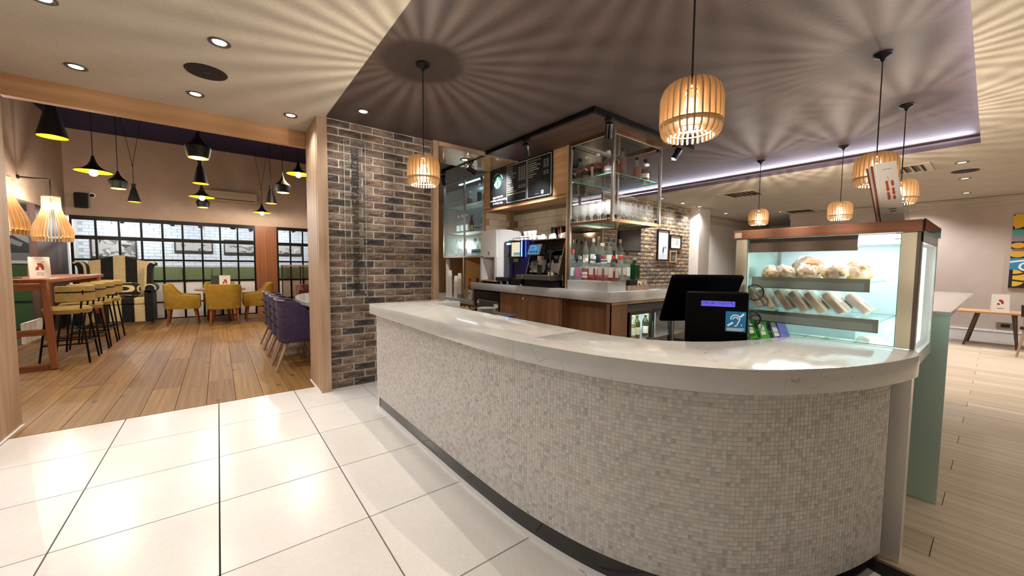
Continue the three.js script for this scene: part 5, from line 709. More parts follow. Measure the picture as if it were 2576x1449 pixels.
// ---------- dining room pendants: wide, fat and tall brass lined shades ----------
{
  const lin = phy(0xf0c42e, 0.42, 1), sh = std(0x0e0d10, 0.5);
  const prof = { wide: [[0.012, 0.21], [0.018, 0.185], [0.03, 0.135], [0.056, 0.08], [0.105, 0.036], [0.18, 0.008], [0.182, 0.0]], fat: [[0.012, 0.29], [0.018, 0.265], [0.034, 0.22], [0.068, 0.175], [0.114, 0.135], [0.121, 0.118], [0.104, 0.025], [0.094, 0]], tall: [[0.03, 0.335], [0.032, 0.325], [0.026, 0.27], [0.034, 0.25], [0.066, 0.12], [0.095, 0.0]] };
  const G = {}; for (const k in prof) { const p = prof[k], inn = p.map(([r, y]) => [Math.max(r - 0.004, 0.004), y + (y > 0.01 ? -0.003 : 0)]); G[k] = { shade: lathe(p, 32), lining: lathe([...inn].reverse(), 32), h: p[0][1] }; }
  const protos = {}, desc = { wide: 'wide flared black pendant with brass lining', fat: 'fat rounded black pendant with brass lining', tall: 'tall black cone pendant with brass lining' };
  const list = [['tall', -1.208, 2.46, -5.591, 'near the header at the left jamb', 1.12], ['wide', -1.264, 2.469, -7.41, 'second in the bar table row'], ['fat', -1.272, 2.499, -9.066, 'third in the bar table row'], ['tall', -1.205, 2.411, -10.022, 'before the wall speaker, on a forked cord'], ['fat', -0.141, 2.465, -5.65, 'hanging closest to the header in the middle row'], ['tall', -0.16, 2.407, -7.056, 'second in the middle row'], ['wide', -0.189, 2.441, -8.729, 'third in the middle row before the air conditioner'], ['fat', -0.223, 2.508, -10.916, 'at the far end of the middle row'], ['wide', 0.853, 2.471, -10.712, 'on a forked cord by the timber board'], ['tall', 0.821, 2.402, -8.449, 'in the row over the purple chairs'], ['fat', 0.919, 2.493, -7.619, 'over the white oval table'], ['wide', 1.15, 2.83, -7.563, 'close to the oak jamb, hung high']];
  list.forEach(([k, x, y, z, where, s = 1], i) => {
    const l = desc[k] + ' ' + where; let p;
    if (!protos[k]) { p = protos[k] = thing(k === 'wide' ? 'wide_pendant' : k === 'fat' ? 'round_pendant' : 'cone_pendant', l, 'pendant light', [x, y, z], 0, 'black and brass pendants'); part(p, 'shade', G[k].shade, sh); part(p, 'brass_lining', G[k].lining, lin); const by = k === 'wide' ? -0.015 : k === 'fat' ? 0.06 : 0.1; part(p, 'bulb', [sph(k === 'wide' ? 0.045 : 0.035, 0, by, 0), cyl(0.014, 0.014, 0.05, 0, by + 0.03, 0, 10)], M.bulbWarm); part(p, 'cord', cyl(0.005, 0.005, 1, 0, 0, 0, 6), M.black); } else p = dup(protos[k], [x, y, z], 0, l);
    p.scale.setScalar(s); const fork = (i === 3 || i === 8), top = (3.97 - y) / s;
    for (const c of p.children) if (c.name === 'cord') { c.position.y = G[k].h - 0.01; c.scale.y = fork ? 0.35 : top - G[k].h + 0.01; }
    if (fork) { const b = G[k].h + 0.34; part(p, 'cord_fork', [sph(0.014, 0, b, 0, 8, 6), rod([0, b, 0], [-0.14, top, 0], 0.004, 6), rod([0, b, 0], [0.14, top, 0], 0.004, 6)], M.black); }
    const by = k === 'wide' ? -0.015 : k === 'fat' ? 0.06 : 0.1; const li = new THREE.PointLight(WARM, k === 'tall' ? LIGHT.cone : LIGHT.beat); li.position.set(x, y + by, z); li.castShadow = true; li.shadow.radius = 1.5; scene.add(li);
  });
  // slatted bell lamps on wall brackets
  const bp = t => { const y = t; return 0.1 + 0.14 * Math.pow(clamp((0.72 - y) / 0.5), 1.4) * (y < 0.72 ? 1 : 0); };
  const bell = (z, y0, dx, label) => {
    const b = thing('bell_lamp', label, 'wall lamp', [-2.41, y0, z], 0, 'slatted bell lamps'); const cx = dx; // local
    const outer = [], inner = []; for (let k = 0; k <= 14; k++) { const y = k / 14 * 0.72, q = clamp((0.58 - y) / 0.46), r = 0.102 + 0.128 * q * q * (3 - 2 * q) - 0.012 * clamp((0.1 - y) / 0.1); outer.push([r, y]); inner.push([r - 0.05 + 0.018 * (k / 14), y]); }
    const s = shape([...outer, ...inner.reverse()]), g = ext(s, 0.005); g.translate(0, 0, -0.0025); muv(g, 'y'); const gg = muv(g, 'y');
    for (let k = 0; k < 30; k++) { const m = part(b, 'slat', gg, M.ply); m.position.x = cx; m.rotation.y = k / 30 * 2 * PI; }
    part(b, 'hoop', [lathe([[0.06, 0.7], [0.1, 0.7], [0.1, 0.708], [0.06, 0.708], [0.06, 0.7]], 30), lathe([[0.17, 0.06], [0.215, 0.06], [0.215, 0.068], [0.17, 0.068], [0.17, 0.06]], 40)].map(q => q.translate(cx, 0, 0)), M.ply);
    part(b, 'bulb', sph(0.045, cx, 0.56, 0), M.bulbWarm); part(b, 'bracket_arm', [rod([0.01, 0.98, 0], [cx, 0.98, 0], 0.011), rod([cx, 0.98, 0], [cx, 0.6, 0], 0.009)], M.black); part(b, 'wall_plate', at(cyl(0.03, 0.03, 0.02, 0, 0, 0, 16), 0, 0.98, 0, 0, 0, -PI / 2), M.black);
    const l = new THREE.PointLight(WARM, LIGHT.bell); l.position.set(-2.41 + cx, y0 + 0.56, z); l.castShadow = true; l.shadow.radius = 1.5; scene.add(l);
  };
  bell(-9.36, 1.605, 0.33, 'slatted wooden bell lamp on a black wall bracket over the bar table'); bell(-7.5, 1.605, 0.33, 'slatted wooden bell lamp beside the left jamb');
}
// wall speaker, camera, air conditioner
{
  const s = thing('wall_speaker', 'black box speaker high on the taupe back wall', 'speaker', [-2.2, 2.38, -11.66], 0.3); part(s, 'cabinet', bc(0.19, 0.3, 0.16, 0, 0.15, 0.11, 0.02), M.black); part(s, 'grille', bc(0.16, 0.26, 0.01, 0, 0.15, 0.192, 0.004), std(0x17161a, 0.9)); part(s, 'wall_mount', bc(0.05, 0.08, 0.05, 0, 0.15, 0.02), M.black);
  const c = thing('dome_camera', 'small white dome camera beside the wall speaker', 'camera', [-2.02, 2.66, -11.66]); part(c, 'mount', at(cyl(0.05, 0.05, 0.03, 0, 0, 0, 18), 0, 0, 0, 0, PI / 2), M.white); part(c, 'dome', sph(0.035, 0, -0.005, 0.04), M.blackGloss);
  const a = thing('air_conditioner', 'long beige wall air conditioner on the taupe back wall', 'air conditioner', [0.31, 2.755, -11.66]); part(a, 'casing', bc(1.02, 0.25, 0.2, 0, 0.125, 0.1, 0.02), std(0xb9a68f, 0.5)); part(a, 'louvre', at(bc(0.94, 0.006, 0.07, 0, 0, 0), 0, 0.03, 0.17, 0, 0.5), std(0xa8937d, 0.5)); part(a, 'outlet', bc(0.94, 0.02, 0.01, 0, 0.05, 0.2), std(0x4a3a30, 0.7)); part(a, 'front_seam', bc(1.0, 0.004, 0.004, 0, 0.16, 0.2), std(0x6a5a4c, 0.7)); part(a, 'intake', [-0.06, -0.02, 0.02].map(k => bc(0.9, 0.004, 0.03, 0, 0.249, 0.08 + k)), std(0x6a5a4c, 0.7));
}
// ---------- upholstered tub chair builder: U shaped shell with falling arms ----------
function tubShell(w, d, t, y0, hBack, hArm, drop, flare = 0) { // back at -z, open towards +z
  const path = [], r = Math.min(w, d) * 0.34, hw = w / 2, pts = []; const N = 10;
  for (let i = 0; i <= 8; i++) pts.push([-hw, d / 2 - (d - r) * i / 8]); for (let i = 1; i <= N; i++) { const a = PI / 2 * i / N; pts.push([-hw + r - r * Math.cos(a), -d / 2 + r - r * Math.sin(a)]); } for (let i = 1; i <= 6; i++) pts.push([-hw + r + (w - 2 * r) * i / 6, -d / 2]); for (let i = 1; i <= N; i++) { const a = PI / 2 * i / N; pts.push([hw - r + r * Math.sin(a), -d / 2 + r - r * Math.cos(a)]); } for (let i = 1; i <= 8; i++) pts.push([hw, -d / 2 + r + (d - r) * i / 8]);
  const top = z => { const u = clamp((z + d / 2 - drop) / (0.22)); const s = u * u * (3 - 2 * u); return hBack + (hArm - hBack) * s - 0.03 * clamp((z - 0.05) / (d / 2)); };
  const rings = pts.map(([x, z], i) => { const a = pts[Math.max(0, i - 1)], b = pts[Math.min(pts.length - 1, i + 1)], L = Math.hypot(b[0] - a[0], b[1] - a[1]), nx = (b[1] - a[1]) / L, nz = -(b[0] - a[0]) / L, h = top(z), e = 0.018, k = 1 + flare; // inward normal = (-nx..)
    const P = (o, y, f = 0) => [x * (1 + flare * (y - y0)) - nx * -o, y, z * (z < 0 ? 1 + flare * (y - y0) : 1) - nz * -o]; const s = -1;
    return [P(s * 0, y0), P(0, y0 + (h - y0) * 0.5), P(0, h - e), P(-e * 0.4, h - e * 0.3), P(-t / 2, h), P(-t + e * 0.4, h - e * 0.3), P(-t, h - e), P(-t, y0 + (h - y0) * 0.5), P(-t, y0)]; });
  const pos = [], M2 = rings[0].length; const tri = (a, b, c) => pos.push(...a, ...b, ...c);
  for (let i = 0; i + 1 < rings.length; i++) for (let j = 0; j < M2; j++) { const j2 = (j + 1) % M2, A = rings[i][j], B = rings[i + 1][j], C = rings[i + 1][j2], D = rings[i][j2]; tri(A, C, B); tri(A, D, C); }
  for (const [R, f] of [[rings[0], 1], [rings[rings.length - 1], 0]]) for (let j = 1; j + 1 < M2; j++) f ? tri(R[0], R[j + 1], R[j]) : tri(R[0], R[j], R[j + 1]);
  const g = new THREE.BufferGeometry(); g.setAttribute('position', new THREE.Float32BufferAttribute(pos, 3)); g.setAttribute('uv', new THREE.Float32BufferAttribute(new Float32Array(pos.length / 3 * 2), 2)); g.computeVertexNormals(); return muv(toCreasedNormals(g, 0.9), 'y');
}
const velvet = (c, s) => mapped(speckTex(c, 0.09, s, 40, 256, 0.35), 0.85, { sheen: 1, sheenRoughness: 0.5, sheenColor: new THREE.Color(c).multiplyScalar(0.8), bumpMap: bumpTex(80, 80, s + 1, 0.3), bumpScale: 0.0008 });
function leg(a, b, r0, r1) { return rod(a, b, r0, 10, r1); } // r0 at the foot
{
  // mustard armchairs around the round table
  const mus = velvet(0x94741f, 401), chairW = M.teak;
  const spots = [[-0.60, -10.46, PI / 2, 'mustard velvet armchair facing the timber board side of the round table'], [0.08, -10.02, PI, 'mustard velvet armchair with its back to the opening'], [0.70, -10.4, -PI / 2, 'mustard velvet armchair beside the timber board'], [0.02, -11.2, 0, 'mustard velvet armchair behind the round table at the glazing']];
  let p; spots.forEach(([x, z, t, l]) => { if (p) { dup(p, [x, 0, z], t, l); return; } p = thing('armchair', l, 'armchair', [x, 0, z], t, 'mustard armchairs'); part(p, 'shell', tubShell(0.58, 0.56, 0.07, 0.335, 0.845, 0.63, 0.06, 0.16), mus); part(p, 'seat_cushion', bc(0.45, 0.15, 0.5, 0, 0.41, 0.035, 0.03), mus); part(p, 'seat_base', bc(0.5, 0.06, 0.5, 0, 0.36, 0.0, 0.02), mus); for (const [sx, sz] of [[-1, 1], [1, 1], [-1, -1], [1, -1]]) part(p, 'leg', leg([sx * 0.235, 0, sz * 0.24], [sx * 0.21, 0.34, sz * 0.2], 0.016, 0.028), chairW); });
  const rt = thing('round_table', 'round dark topped cafe table between the mustard armchairs', 'table', [0.03, 0, -10.62]); part(rt, 'top', cyl(0.45, 0.45, 0.025, 0, 0.685, 0, 40), M.walnut); for (let k = 0; k < 4; k++) { const a = k * PI / 2 + 0.7; part(rt, 'leg', leg([0.22 * Math.cos(a), 0, 0.22 * Math.sin(a)], [0.1 * Math.cos(a), 0.69, 0.1 * Math.sin(a)], 0.02, 0.03), chairW); }
  // menu cards
  const cardT = canvasTex(128, 192, (g, w, h) => { g.fillStyle = '#f4efe6'; g.fillRect(0, 0, w, h); g.fillStyle = '#a8342a'; for (let k = 0; k < 12; k++) { g.beginPath(); g.arc(64 + 18 * Math.cos(k * 2.3), 88 + 24 * Math.sin(k * 1.9), 9, 0, 7); g.fill(); } g.strokeStyle = '#3a4a34'; g.lineWidth = 3; g.beginPath(); g.moveTo(70, 66); g.lineTo(84, 44); g.lineTo(94, 50); g.stroke(); g.strokeStyle = '#4a423a'; g.lineWidth = 4; for (const y of [146, 162]) { g.beginPath(); for (let x = 42; x < 88; x += 4) g.lineTo(x, y + 4 * Math.sin(x * 1.7)); g.stroke(); } g.fillStyle = '#9a948c'; g.fillRect(40, 14, 48, 3); });
  const cm = new THREE.MeshStandardMaterial({ map: cardT, roughness: 0.6 });
  const card = (x, y, z, t, k, l) => { const c = thing('menu_card', l, 'menu', [x, y, z], t, 'menu cards'); c.scale.setScalar(k); part(c, 'card', [at(bc(0.15, 0.23, 0.002, 0, 0.115, 0), 0, 0, 0.03, 0, -0.13), at(bc(0.15, 0.23, 0.002, 0, 0.115, 0), 0, 0, -0.03, 0, 0.13)], M.paper); const g = new THREE.PlaneGeometry(0.15, 0.23); g.translate(0, 0.115, 0.0015); at(g, 0, 0, 0.03, 0, -0.13); part(c, 'printed_face', g, cm); };
  card(0.11, 0.711, -10.55, -0.05, 1.3, 'white menu card with red print on the round table'); card(-1.86, 1.061, -7.75, 0.45, 1.22, 'white menu card with red berries on the bar table');
  single('menu_folder', 'dark green menu folder behind the card on the round table', 'menu', at(bc(0.19, 0.29, 0.012, 0, 0.145, 0), -0.04, 0.711, -10.66), std(0x39423a, 0.6));
  // purple buttoned chairs and the white oval table
  const pur = velvet(0x372a48, 411), rimM = velvet(0x8d8494, 415), purL = ['purple buttoned dining chair nearest the oak jamb', 'second purple dining chair from the oak jamb', 'third purple dining chair from the oak jamb', 'purple dining chair furthest from the oak jamb'];
  let q; [-5.36, -5.89, -6.42, -6.95].forEach((z, i) => { if (q) { dup(q, [0.80, 0, z], PI / 2, purL[i]); return; } q = thing('dining_chair', purL[i], 'chair', [0.80, 0, z], PI / 2, 'purple dining chairs'); part(q, 'shell', tubShell(0.5, 0.5, 0.055, 0.34, 0.835, 0.66, 0.16, 0.1), pur); part(q, 'seat', bc(0.42, 0.12, 0.46, 0, 0.43, 0.03, 0.03), pur); part(q, 'seat_base', bc(0.44, 0.05, 0.44, 0, 0.355, 0, 0.02), pur); part(q, 'piping', tube([[-0.22, 0.838, -0.19], [-0.14, 0.845, -0.255], [0, 0.846, -0.27], [0.14, 0.845, -0.255], [0.22, 0.838, -0.19]], 0.012), rimM); const bt = []; for (let a = -1; a <= 1; a++) for (let b = 0; b < 3; b++) bt.push(sph(0.009, a * 0.11, 0.52 + b * 0.1, -0.262 - b * 0.006, 8, 6)); part(q, 'button', bt, velvet(0x2a2038, 417)); for (const [sx, sz] of [[-1, 1], [1, 1], [-1, -1], [1, -1]]) part(q, 'leg', leg([sx * 0.21, 0, sz * 0.27 - 0.03], [sx * 0.16, 0.34, sz * 0.17], 0.012, 0.021), M.oak); });
  const wt = thing('oval_table', 'long white oval table beside the purple chairs', 'table', [1.46, 0, -6.4]); const el = new THREE.Shape(); el.absellipse(0, 0, 0.53, 1.42, 0, 2 * PI); const eg = new THREE.ExtrudeGeometry(el, { depth: 0.05, bevelEnabled: true, bevelSize: 0.006, bevelThickness: 0.006, curveSegments: 40 }); eg.rotateX(-PI / 2); eg.translate(0, 0.694, 0); part(wt, 'top', muv(eg, 'z'), M.quartz); for (const z of [-0.7, 0.7]) part(wt, 'pedestal', [cyl(0.22, 0.2, 0.02, 0, 0, z, 28), cyl(0.045, 0.045, 0.67, 0, 0.02, z, 16)], M.blackMetal);
  // glass screen with wood ledge and dark red booth
  const gs = thing('glass_divider', 'glass divider with oak ledge before the right hand glazing', 'divider', [1.2, 0, -10.4]); part(gs, 'ledge', bx(-0.04, 0.8, 1.22, 1.25, -0.08, 0.08, 0.003, 'x'), M.oakPale); part(gs, 'pane', bx(0, 0.8, 0.25, 1.22, -0.004, 0.004), glassThin(0xd9d2c8, 0.03)); part(gs, 'upright', bx(-0.02, 0.0, 0, 1.22, -0.02, 0.02), M.black); part(gs, 'upright', bx(0.36, 0.38, 0, 1.22, -0.02, 0.02), M.black); part(gs, 'bottom_rail', bx(0, 0.8, 0.0, 0.25, -0.02, 0.02), M.walnut);
  const bo = thing('booth_seat', 'dark red curved booth behind the oval table', 'booth', [1.62, 0, -8.6]); part(bo, 'backrest', tubShell(0.8, 0.6, 0.1, 0.1, 0.86, 0.8, 0.3, 0), velvet(0x4a1a18, 421)); part(bo, 'seat', bc(0.6, 0.3, 0.48, 0, 0.27, 0.04, 0.03), velvet(0x3a1614, 423)); part(bo, 'plinth', bc(0.7, 0.1, 0.5, 0, 0.05, 0), M.black);
  // bar table
  const t = thing('bar_table', 'high teak bar table on sloping frame legs along the left wall', 'table', [-1.93, 0, -8.45]);
  part(t, 'top', slab([[-0.3, -1.75], [0.2, -1.78], [0.27, -1.6], [0.29, 0.6], [0.25, 1.25], [-0.3, 1.3]], 1.015, 1.06), M.teak);
  for (const z of [1.5, -1.1]) { part(t, 'leg', bar([0.36, 0, z + 0.1], [0.27, 1.02, z - 0.1], 0.05, 0.09), M.teak); part(t, 'leg', bar([-0.3, 0, z], [-0.28, 1.02, z - 0.1], 0.05, 0.09), M.teak); part(t, 'foot_rail', bx(-0.3, 0.34, 0.0, 0.06, z - 0.04, z + 0.1, 0.003, 'x'), M.teak); part(t, 'cross_rail', bx(-0.29, 0.31, 0.4, 0.47, z - 0.04, z + 0.02, 0.003, 'x'), M.teak); part(t, 'head_rail', bx(-0.28, 0.27, 0.93, 1.015, z - 0.15, z - 0.06, 0.003, 'x'), M.teak); }
  single('ashtray_dish', 'flat dark dish on the bar table beside the menu card', 'dish', lathe([[0.0001, 0], [0.1, 0], [0.11, 0.01], [0.0001, 0.006]], 24), M.black, [-2.1, 1.06, -7.7]);
  // bar stools
  const suede = velvet(0xb39b5e, 431), sl = ['yellow grey velvet bar stool at the near end of the bar table', 'second bar stool along the bar table', 'third bar stool along the bar table', 'bar stool nearest the striped wing chair']; let s;
  const band = (r, t2, y0, y1, a0, a1) => { const sp = new THREE.Shape(); sp.absarc(0, 0, r, a0, a1, false); sp.absarc(0, 0, r - t2, a1, a0, true); const g = new THREE.ExtrudeGeometry(sp, { depth: y1 - y0, bevelEnabled: true, bevelSize: 0.008, bevelThickness: 0.008, bevelSegments: 2, curveSegments: 24 }); g.rotateX(-PI / 2); g.translate(0, y0, 0); return muv(g, 'y'); };
  [-7.26, -7.86, -8.46, -9.08].forEach((z, i) => { if (s) { dup(s, [-1.53, 0, z], 0, sl[i]); return; } s = thing('bar_stool', sl[i], 'bar stool', [-1.53, 0, z], 0, 'bar stools'); // faces -x
    part(s, 'seat', [cyl(0.2, 0.215, 0.05, 0, 0.63, 0, 28), cyl(0.215, 0.19, 0.03, 0, 0.68, 0, 28)], suede); part(s, 'backrest', band(0.235, 0.03, 0.79, 0.97, -1.75, 1.75), suede); part(s, 'back_rail', tube([-1.75, -1.2, -0.6, 0, 0.6, 1.2, 1.75].map(a => [0.243 * Math.cos(a), 0.9, -0.243 * Math.sin(a)]), 0.009), M.blackMetal);
    for (const a of [0.8, -0.8]) part(s, 'back_post', rod([0.19 * Math.cos(a), 0.64, -0.19 * Math.sin(a)], [0.245 * Math.cos(a), 0.92, -0.245 * Math.sin(a)], 0.01), M.blackMetal); for (const [x, zz] of [[0.21, 0.23], [0.21, -0.23], [-0.21, 0.23], [-0.21, -0.23]]) part(s, 'leg', rod([x, 0, zz], [x * 0.7, 0.64, zz * 0.7], 0.011), M.blackMetal);
    part(s, 'footrest', [[-1, 0], [1, 0]].flatMap(([k]) => [rod([k * 0.185, 0.25, -0.2], [k * 0.185, 0.25, 0.2], 0.009), rod([-0.185, 0.25, k * 0.2], [0.185, 0.25, k * 0.2], 0.009)]), M.blackMetal); });
  // striped wing chair
  const cream = velvet(0xcdbb90, 441), blk = velvet(0x0b0b12, 443);
  const w = thing('wing_chair', 'oversized wing chair in wide black and cream stripes before the glazing', 'armchair', [-1.65, 0, -11.15]);
  const topY = x => 1.30 + 0.11 * Math.exp(-((x / 0.24) ** 2)) - 0.04 * Math.abs(x);
  const cols = [-0.44, -0.27, -0.09, 0.09, 0.27, 0.44];
  for (let i = 0; i < 5; i++) { const a = cols[i], b = cols[i + 1], n = 6, pts = [[a, 0.5], [b, 0.5]]; for (let k = 0; k <= n; k++) { const x = b + (a - b) * k / n; pts.push([x, topY(x)]); } const g = ext(shape(pts), 0.14, 0.012); g.rotateX(-0.1); g.translate(0, 0, -0.3); part(w, 'back_stripe', muv(g, 'y'), i % 2 ? blk : cream); const z0 = -0.1, sg = bx(a, b, 0.42, 0.56, -0.15, 0.36, 0.03); part(w, 'seat_stripe', sg, i % 2 ? blk : cream); part(w, 'front_stripe', bx(a, b, 0.06, 0.42, -0.2, 0.34, 0.008), i % 2 ? blk : cream); }
  for (const s2 of [-1, 1]) {
    const sc = new THREE.Shape(); sc.moveTo(0, 0); sc.bezierCurveTo(0.02, 0.22, 0.0, 0.38, 0.03, 0.42); sc.bezierCurveTo(0.06, 0.5, 0.14, 0.5, 0.17, 0.46); sc.lineTo(0.165, 0.42); sc.bezierCurveTo(0.12, 0.44, 0.1, 0.38, 0.1, 0.3); sc.lineTo(0.09, 0); sc.closePath();
    const g = ext(sc, 0.3, 0.01); if (s2 < 0) { g.scale(-1, 1, 1); const ix = g.index; } let gg = g.toNonIndexed(); if (s2 < 0) { const p = gg.attributes.position; for (let i = 0; i < p.count; i += 3) { const t0 = [p.getX(i), p.getY(i), p.getZ(i)]; p.setXYZ(i, p.getX(i + 1), p.getY(i + 1), p.getZ(i + 1)); p.setXYZ(i + 1, ...t0); } gg.computeVertexNormals(); } gg.translate(s2 * 0.42, 0.8, -0.25); part(w, 'wing', muv(gg, 'y'), blk);
    part(w, 'wing_piping', tube([[0, 0, 0], [0.01, 0.22, 0], [0.03, 0.42, 0], [0.09, 0.485, 0], [0.165, 0.455, 0]].map(([x, y]) => [s2 * (0.42 + x), 0.8 + y, 0.06]), 0.02), cream);
    part(w, 'arm', bx(s2 > 0 ? 0.43 : -0.56, s2 > 0 ? 0.56 : -0.43, 0.06, 0.72, -0.25, 0.38, 0.02), blk); part(w, 'arm_roll', at(cyl(0.09, 0.09, 0.62, 0, 0, 0, 22), s2 * 0.52, 0.74, -0.24, 0, PI / 2), blk); part(w, 'arm_piping', at(new THREE.TorusGeometry(0.085, 0.014, 8, 28, PI * 1.2), s2 * 0.52, 0.74, 0.385, 0, 0, -0.3), cream);
  }
  part(w, 'plinth', bx(-0.5, 0.5, 0, 0.06, -0.22, 0.3), M.brushed);
  const damask = canvasTex(128, 128, (g, W, H) => { g.fillStyle = '#0d0d10'; g.fillRect(0, 0, W, H); g.strokeStyle = '#c9b47a'; g.lineWidth = 6; for (let i = 0; i < 3; i++) for (let j = 0; j < 3; j++) { const x = 22 + i * 42, y = 22 + j * 42; g.beginPath(); g.arc(x - 7, y, 9, 0.5, 5); g.stroke(); g.beginPath(); g.arc(x + 7, y, 9, -1.9, 2.6); g.stroke(); g.beginPath(); g.moveTo(x, y - 16); g.lineTo(x, y + 16); g.stroke(); } });
  const pil = new THREE.SphereGeometry(0.5, 20, 14), pp = pil.attributes.position; for (let i = 0; i < pp.count; i++) { const x = pp.getX(i), y = pp.getY(i), z = pp.getZ(i), e = v => Math.sign(v) * Math.pow(Math.abs(v) * 2, 0.55) / 2; pp.setXYZ(i, e(x) * 0.42, e(y) * 0.3, z * 0.16); } pil.computeVertexNormals();
  const cu = single('scatter_cushion', 'black and cream damask cushion on the striped wing chair', 'cushion', pil, new THREE.MeshStandardMaterial({ map: damask, roughness: 0.9 }), [-1.5, 0.72, -11.0]); cu.rotation.x = -0.3;
}
// ---------- far room: brick wall pictures, television, table, paintings ----------
{
  const fr = (x0, x1, y0, y1, col, label, draw, W = 128, H = 192) => { const f = thing('framed_print', label, 'picture', [(x0 + x1) / 2, y0, -4.336], 0, 'prints on the far brick wall'), w = x1 - x0, h = y1 - y0, b = 0.022; part(f, 'frame', [bx(-w / 2, w / 2, 0, b, 0, 0.03), bx(-w / 2, w / 2, h - b, h, 0, 0.03), bx(-w / 2, -w / 2 + b, b, h - b, 0, 0.03), bx(w / 2 - b, w / 2, b, h - b, 0, 0.03)], col); part(f, 'backing', bx(-w / 2, w / 2, 0, h, -0.004, 0), M.black); const g = new THREE.PlaneGeometry(w - 2 * b, h - 2 * b); g.translate(0, h / 2, 0.01); part(f, 'print', g, new THREE.MeshPhysicalMaterial({ map: canvasTex(W, H, draw), roughness: 0.3, clearcoat: 0.6 })); };
  fr(7.10, 7.53, 1.41, 2.045, M.black, 'tall black framed print with small dark figure on pale blue', (g, w, h) => { g.fillStyle = '#dfe6ec'; g.fillRect(0, 0, w, h); g.fillStyle = '#4a4d52'; g.beginPath(); g.ellipse(70, 128, 9, 22, 0.2, 0, 7); g.fill(); g.beginPath(); g.ellipse(98, 112, 9, 6, 0.4, 0, 7); g.fill(); g.fillRect(68, 146, 3, 28); g.strokeStyle = '#4a4d52'; g.lineWidth = 2; g.beginPath(); g.moveTo(66, 108); g.lineTo(60, 92); g.moveTo(76, 108); g.lineTo(84, 94); g.stroke(); });
  fr(7.58, 8.03, 1.66, 1.96, M.black, 'landscape black framed print with two gold and grey circles', (g, w, h) => { g.fillStyle = '#f0efec'; g.fillRect(0, 0, w, h); g.lineWidth = 7; g.strokeStyle = '#c9a64e'; g.beginPath(); g.ellipse(62, 64, 20, 26, 0, 0, 7); g.stroke(); g.strokeStyle = '#55585c'; g.beginPath(); g.ellipse(122, 64, 20, 26, 0, 0, 7); g.stroke(); g.fillStyle = '#55585c'; g.fillRect(46, 34, 8, 22); g.fillRect(112, 60, 34, 6); }, 184, 128);
  fr(7.58, 7.84, 1.375, 1.62, M.oakPale, 'small pale wood framed print with dark green picture', (g, w, h) => { g.fillStyle = '#39463f'; g.fillRect(0, 0, w, h); g.fillStyle = '#8ba09a'; for (let k = 0; k < 14; k++) g.fillRect(20 + hash(k, 1, 7) * 80, 30 + hash(k, 2, 7) * 120, 12, 20); });
  const tv = thing('television', 'black flat television on the far brick wall behind the bottles', 'television', [6.14, 1.555, -4.336]); part(tv, 'case', bx(-0.33, 0.33, 0, 0.46, 0, 0.05, 0.006), M.black); part(tv, 'screen', bx(-0.315, 0.315, 0.02, 0.45, 0.05, 0.053), M.blackGloss);
  // low table with splayed legs by the far wall
  const t = thing('low_table', 'low oak table with dark splayed legs along the far wall', 'table', [10.25, 0, 0.25]); part(t, 'top', bx(-0.3, 0.32, 0.555, 0.585, -0.74, 1.0, 0.004, 'z'), M.oakPale); for (const [x, z, dx, dz] of [[-0.22, -0.45, -0.03, -0.13], [-0.24, -0.08, -0.02, 0.05], [0.24, -0.45, 0.03, -0.1], [0.24, 0.8, 0.03, 0.06], [-0.24, 0.8, -0.02, 0.06]]) part(t, 'leg', leg([x + dx, 0, z + dz], [x, 0.56, z], 0.014, 0.03), M.darkWood);
  const cT = canvasTex(96, 128, (g, w, h) => { g.fillStyle = '#f4f1ec'; g.fillRect(0, 0, w, h); g.fillStyle = '#a8342a'; for (let k = 0; k < 10; k++) { g.beginPath(); g.arc(48 + 12 * Math.cos(k * 2.3), 58 + 15 * Math.sin(k * 1.9), 6, 0, 7); g.fill(); } g.fillStyle = '#55504a'; g.fillRect(30, 100, 36, 4); });
  const c = thing('table_menu', 'white folded menu with red print on the low oak table', 'menu', [10.12, 0.585, 0.02], -PI / 2 + 0.25); part(c, 'card', [at(bc(0.19, 0.29, 0.002, 0, 0.145, 0), 0, 0, 0.03, 0, -0.1), at(bc(0.19, 0.29, 0.002, 0, 0.145, 0), 0, 0, -0.03, 0, 0.1)], M.paper); const g = new THREE.PlaneGeometry(0.19, 0.29); g.translate(0, 0.145, 0.0015); at(g, 0, 0, 0.03, 0, -0.1); part(c, 'printed_face', g, new THREE.MeshStandardMaterial({ map: cT, roughness: 0.6 }));
  const wc = (x, z, turn, label) => { const s = thing('wooden_chair', label, 'chair', [x, 0, z], turn, 'wooden chairs by the low table'); part(s, 'seat', bc(0.42, 0.05, 0.42, 0, 0.43, 0, 0.015), std(0x241f22, 0.7)); part(s, 'backrest', at(bc(0.4, 0.18, 0.03, 0, 0, 0, 0.012), 0, 0.68, -0.22, 0, -0.15), std(0x241f22, 0.7)); for (const [a, b] of [[-1, 1], [1, 1], [-1, -1], [1, -1]]) part(s, 'leg', leg([a * 0.21, 0, b * 0.22], [a * 0.17, 0.42, b * 0.17], 0.012, 0.02), M.oak); for (const a of [-1, 1]) part(s, 'back_upright', rod([a * 0.17, 0.42, -0.19], [a * 0.17, 0.68, -0.22], 0.013), M.oak); };
  wc(10.35, -0.85, 0, 'wooden chair with dark seat half hidden behind the service counter'); wc(9.35, 0.48, 1.2, 'wooden chair with dark seat at the free side of the low table');
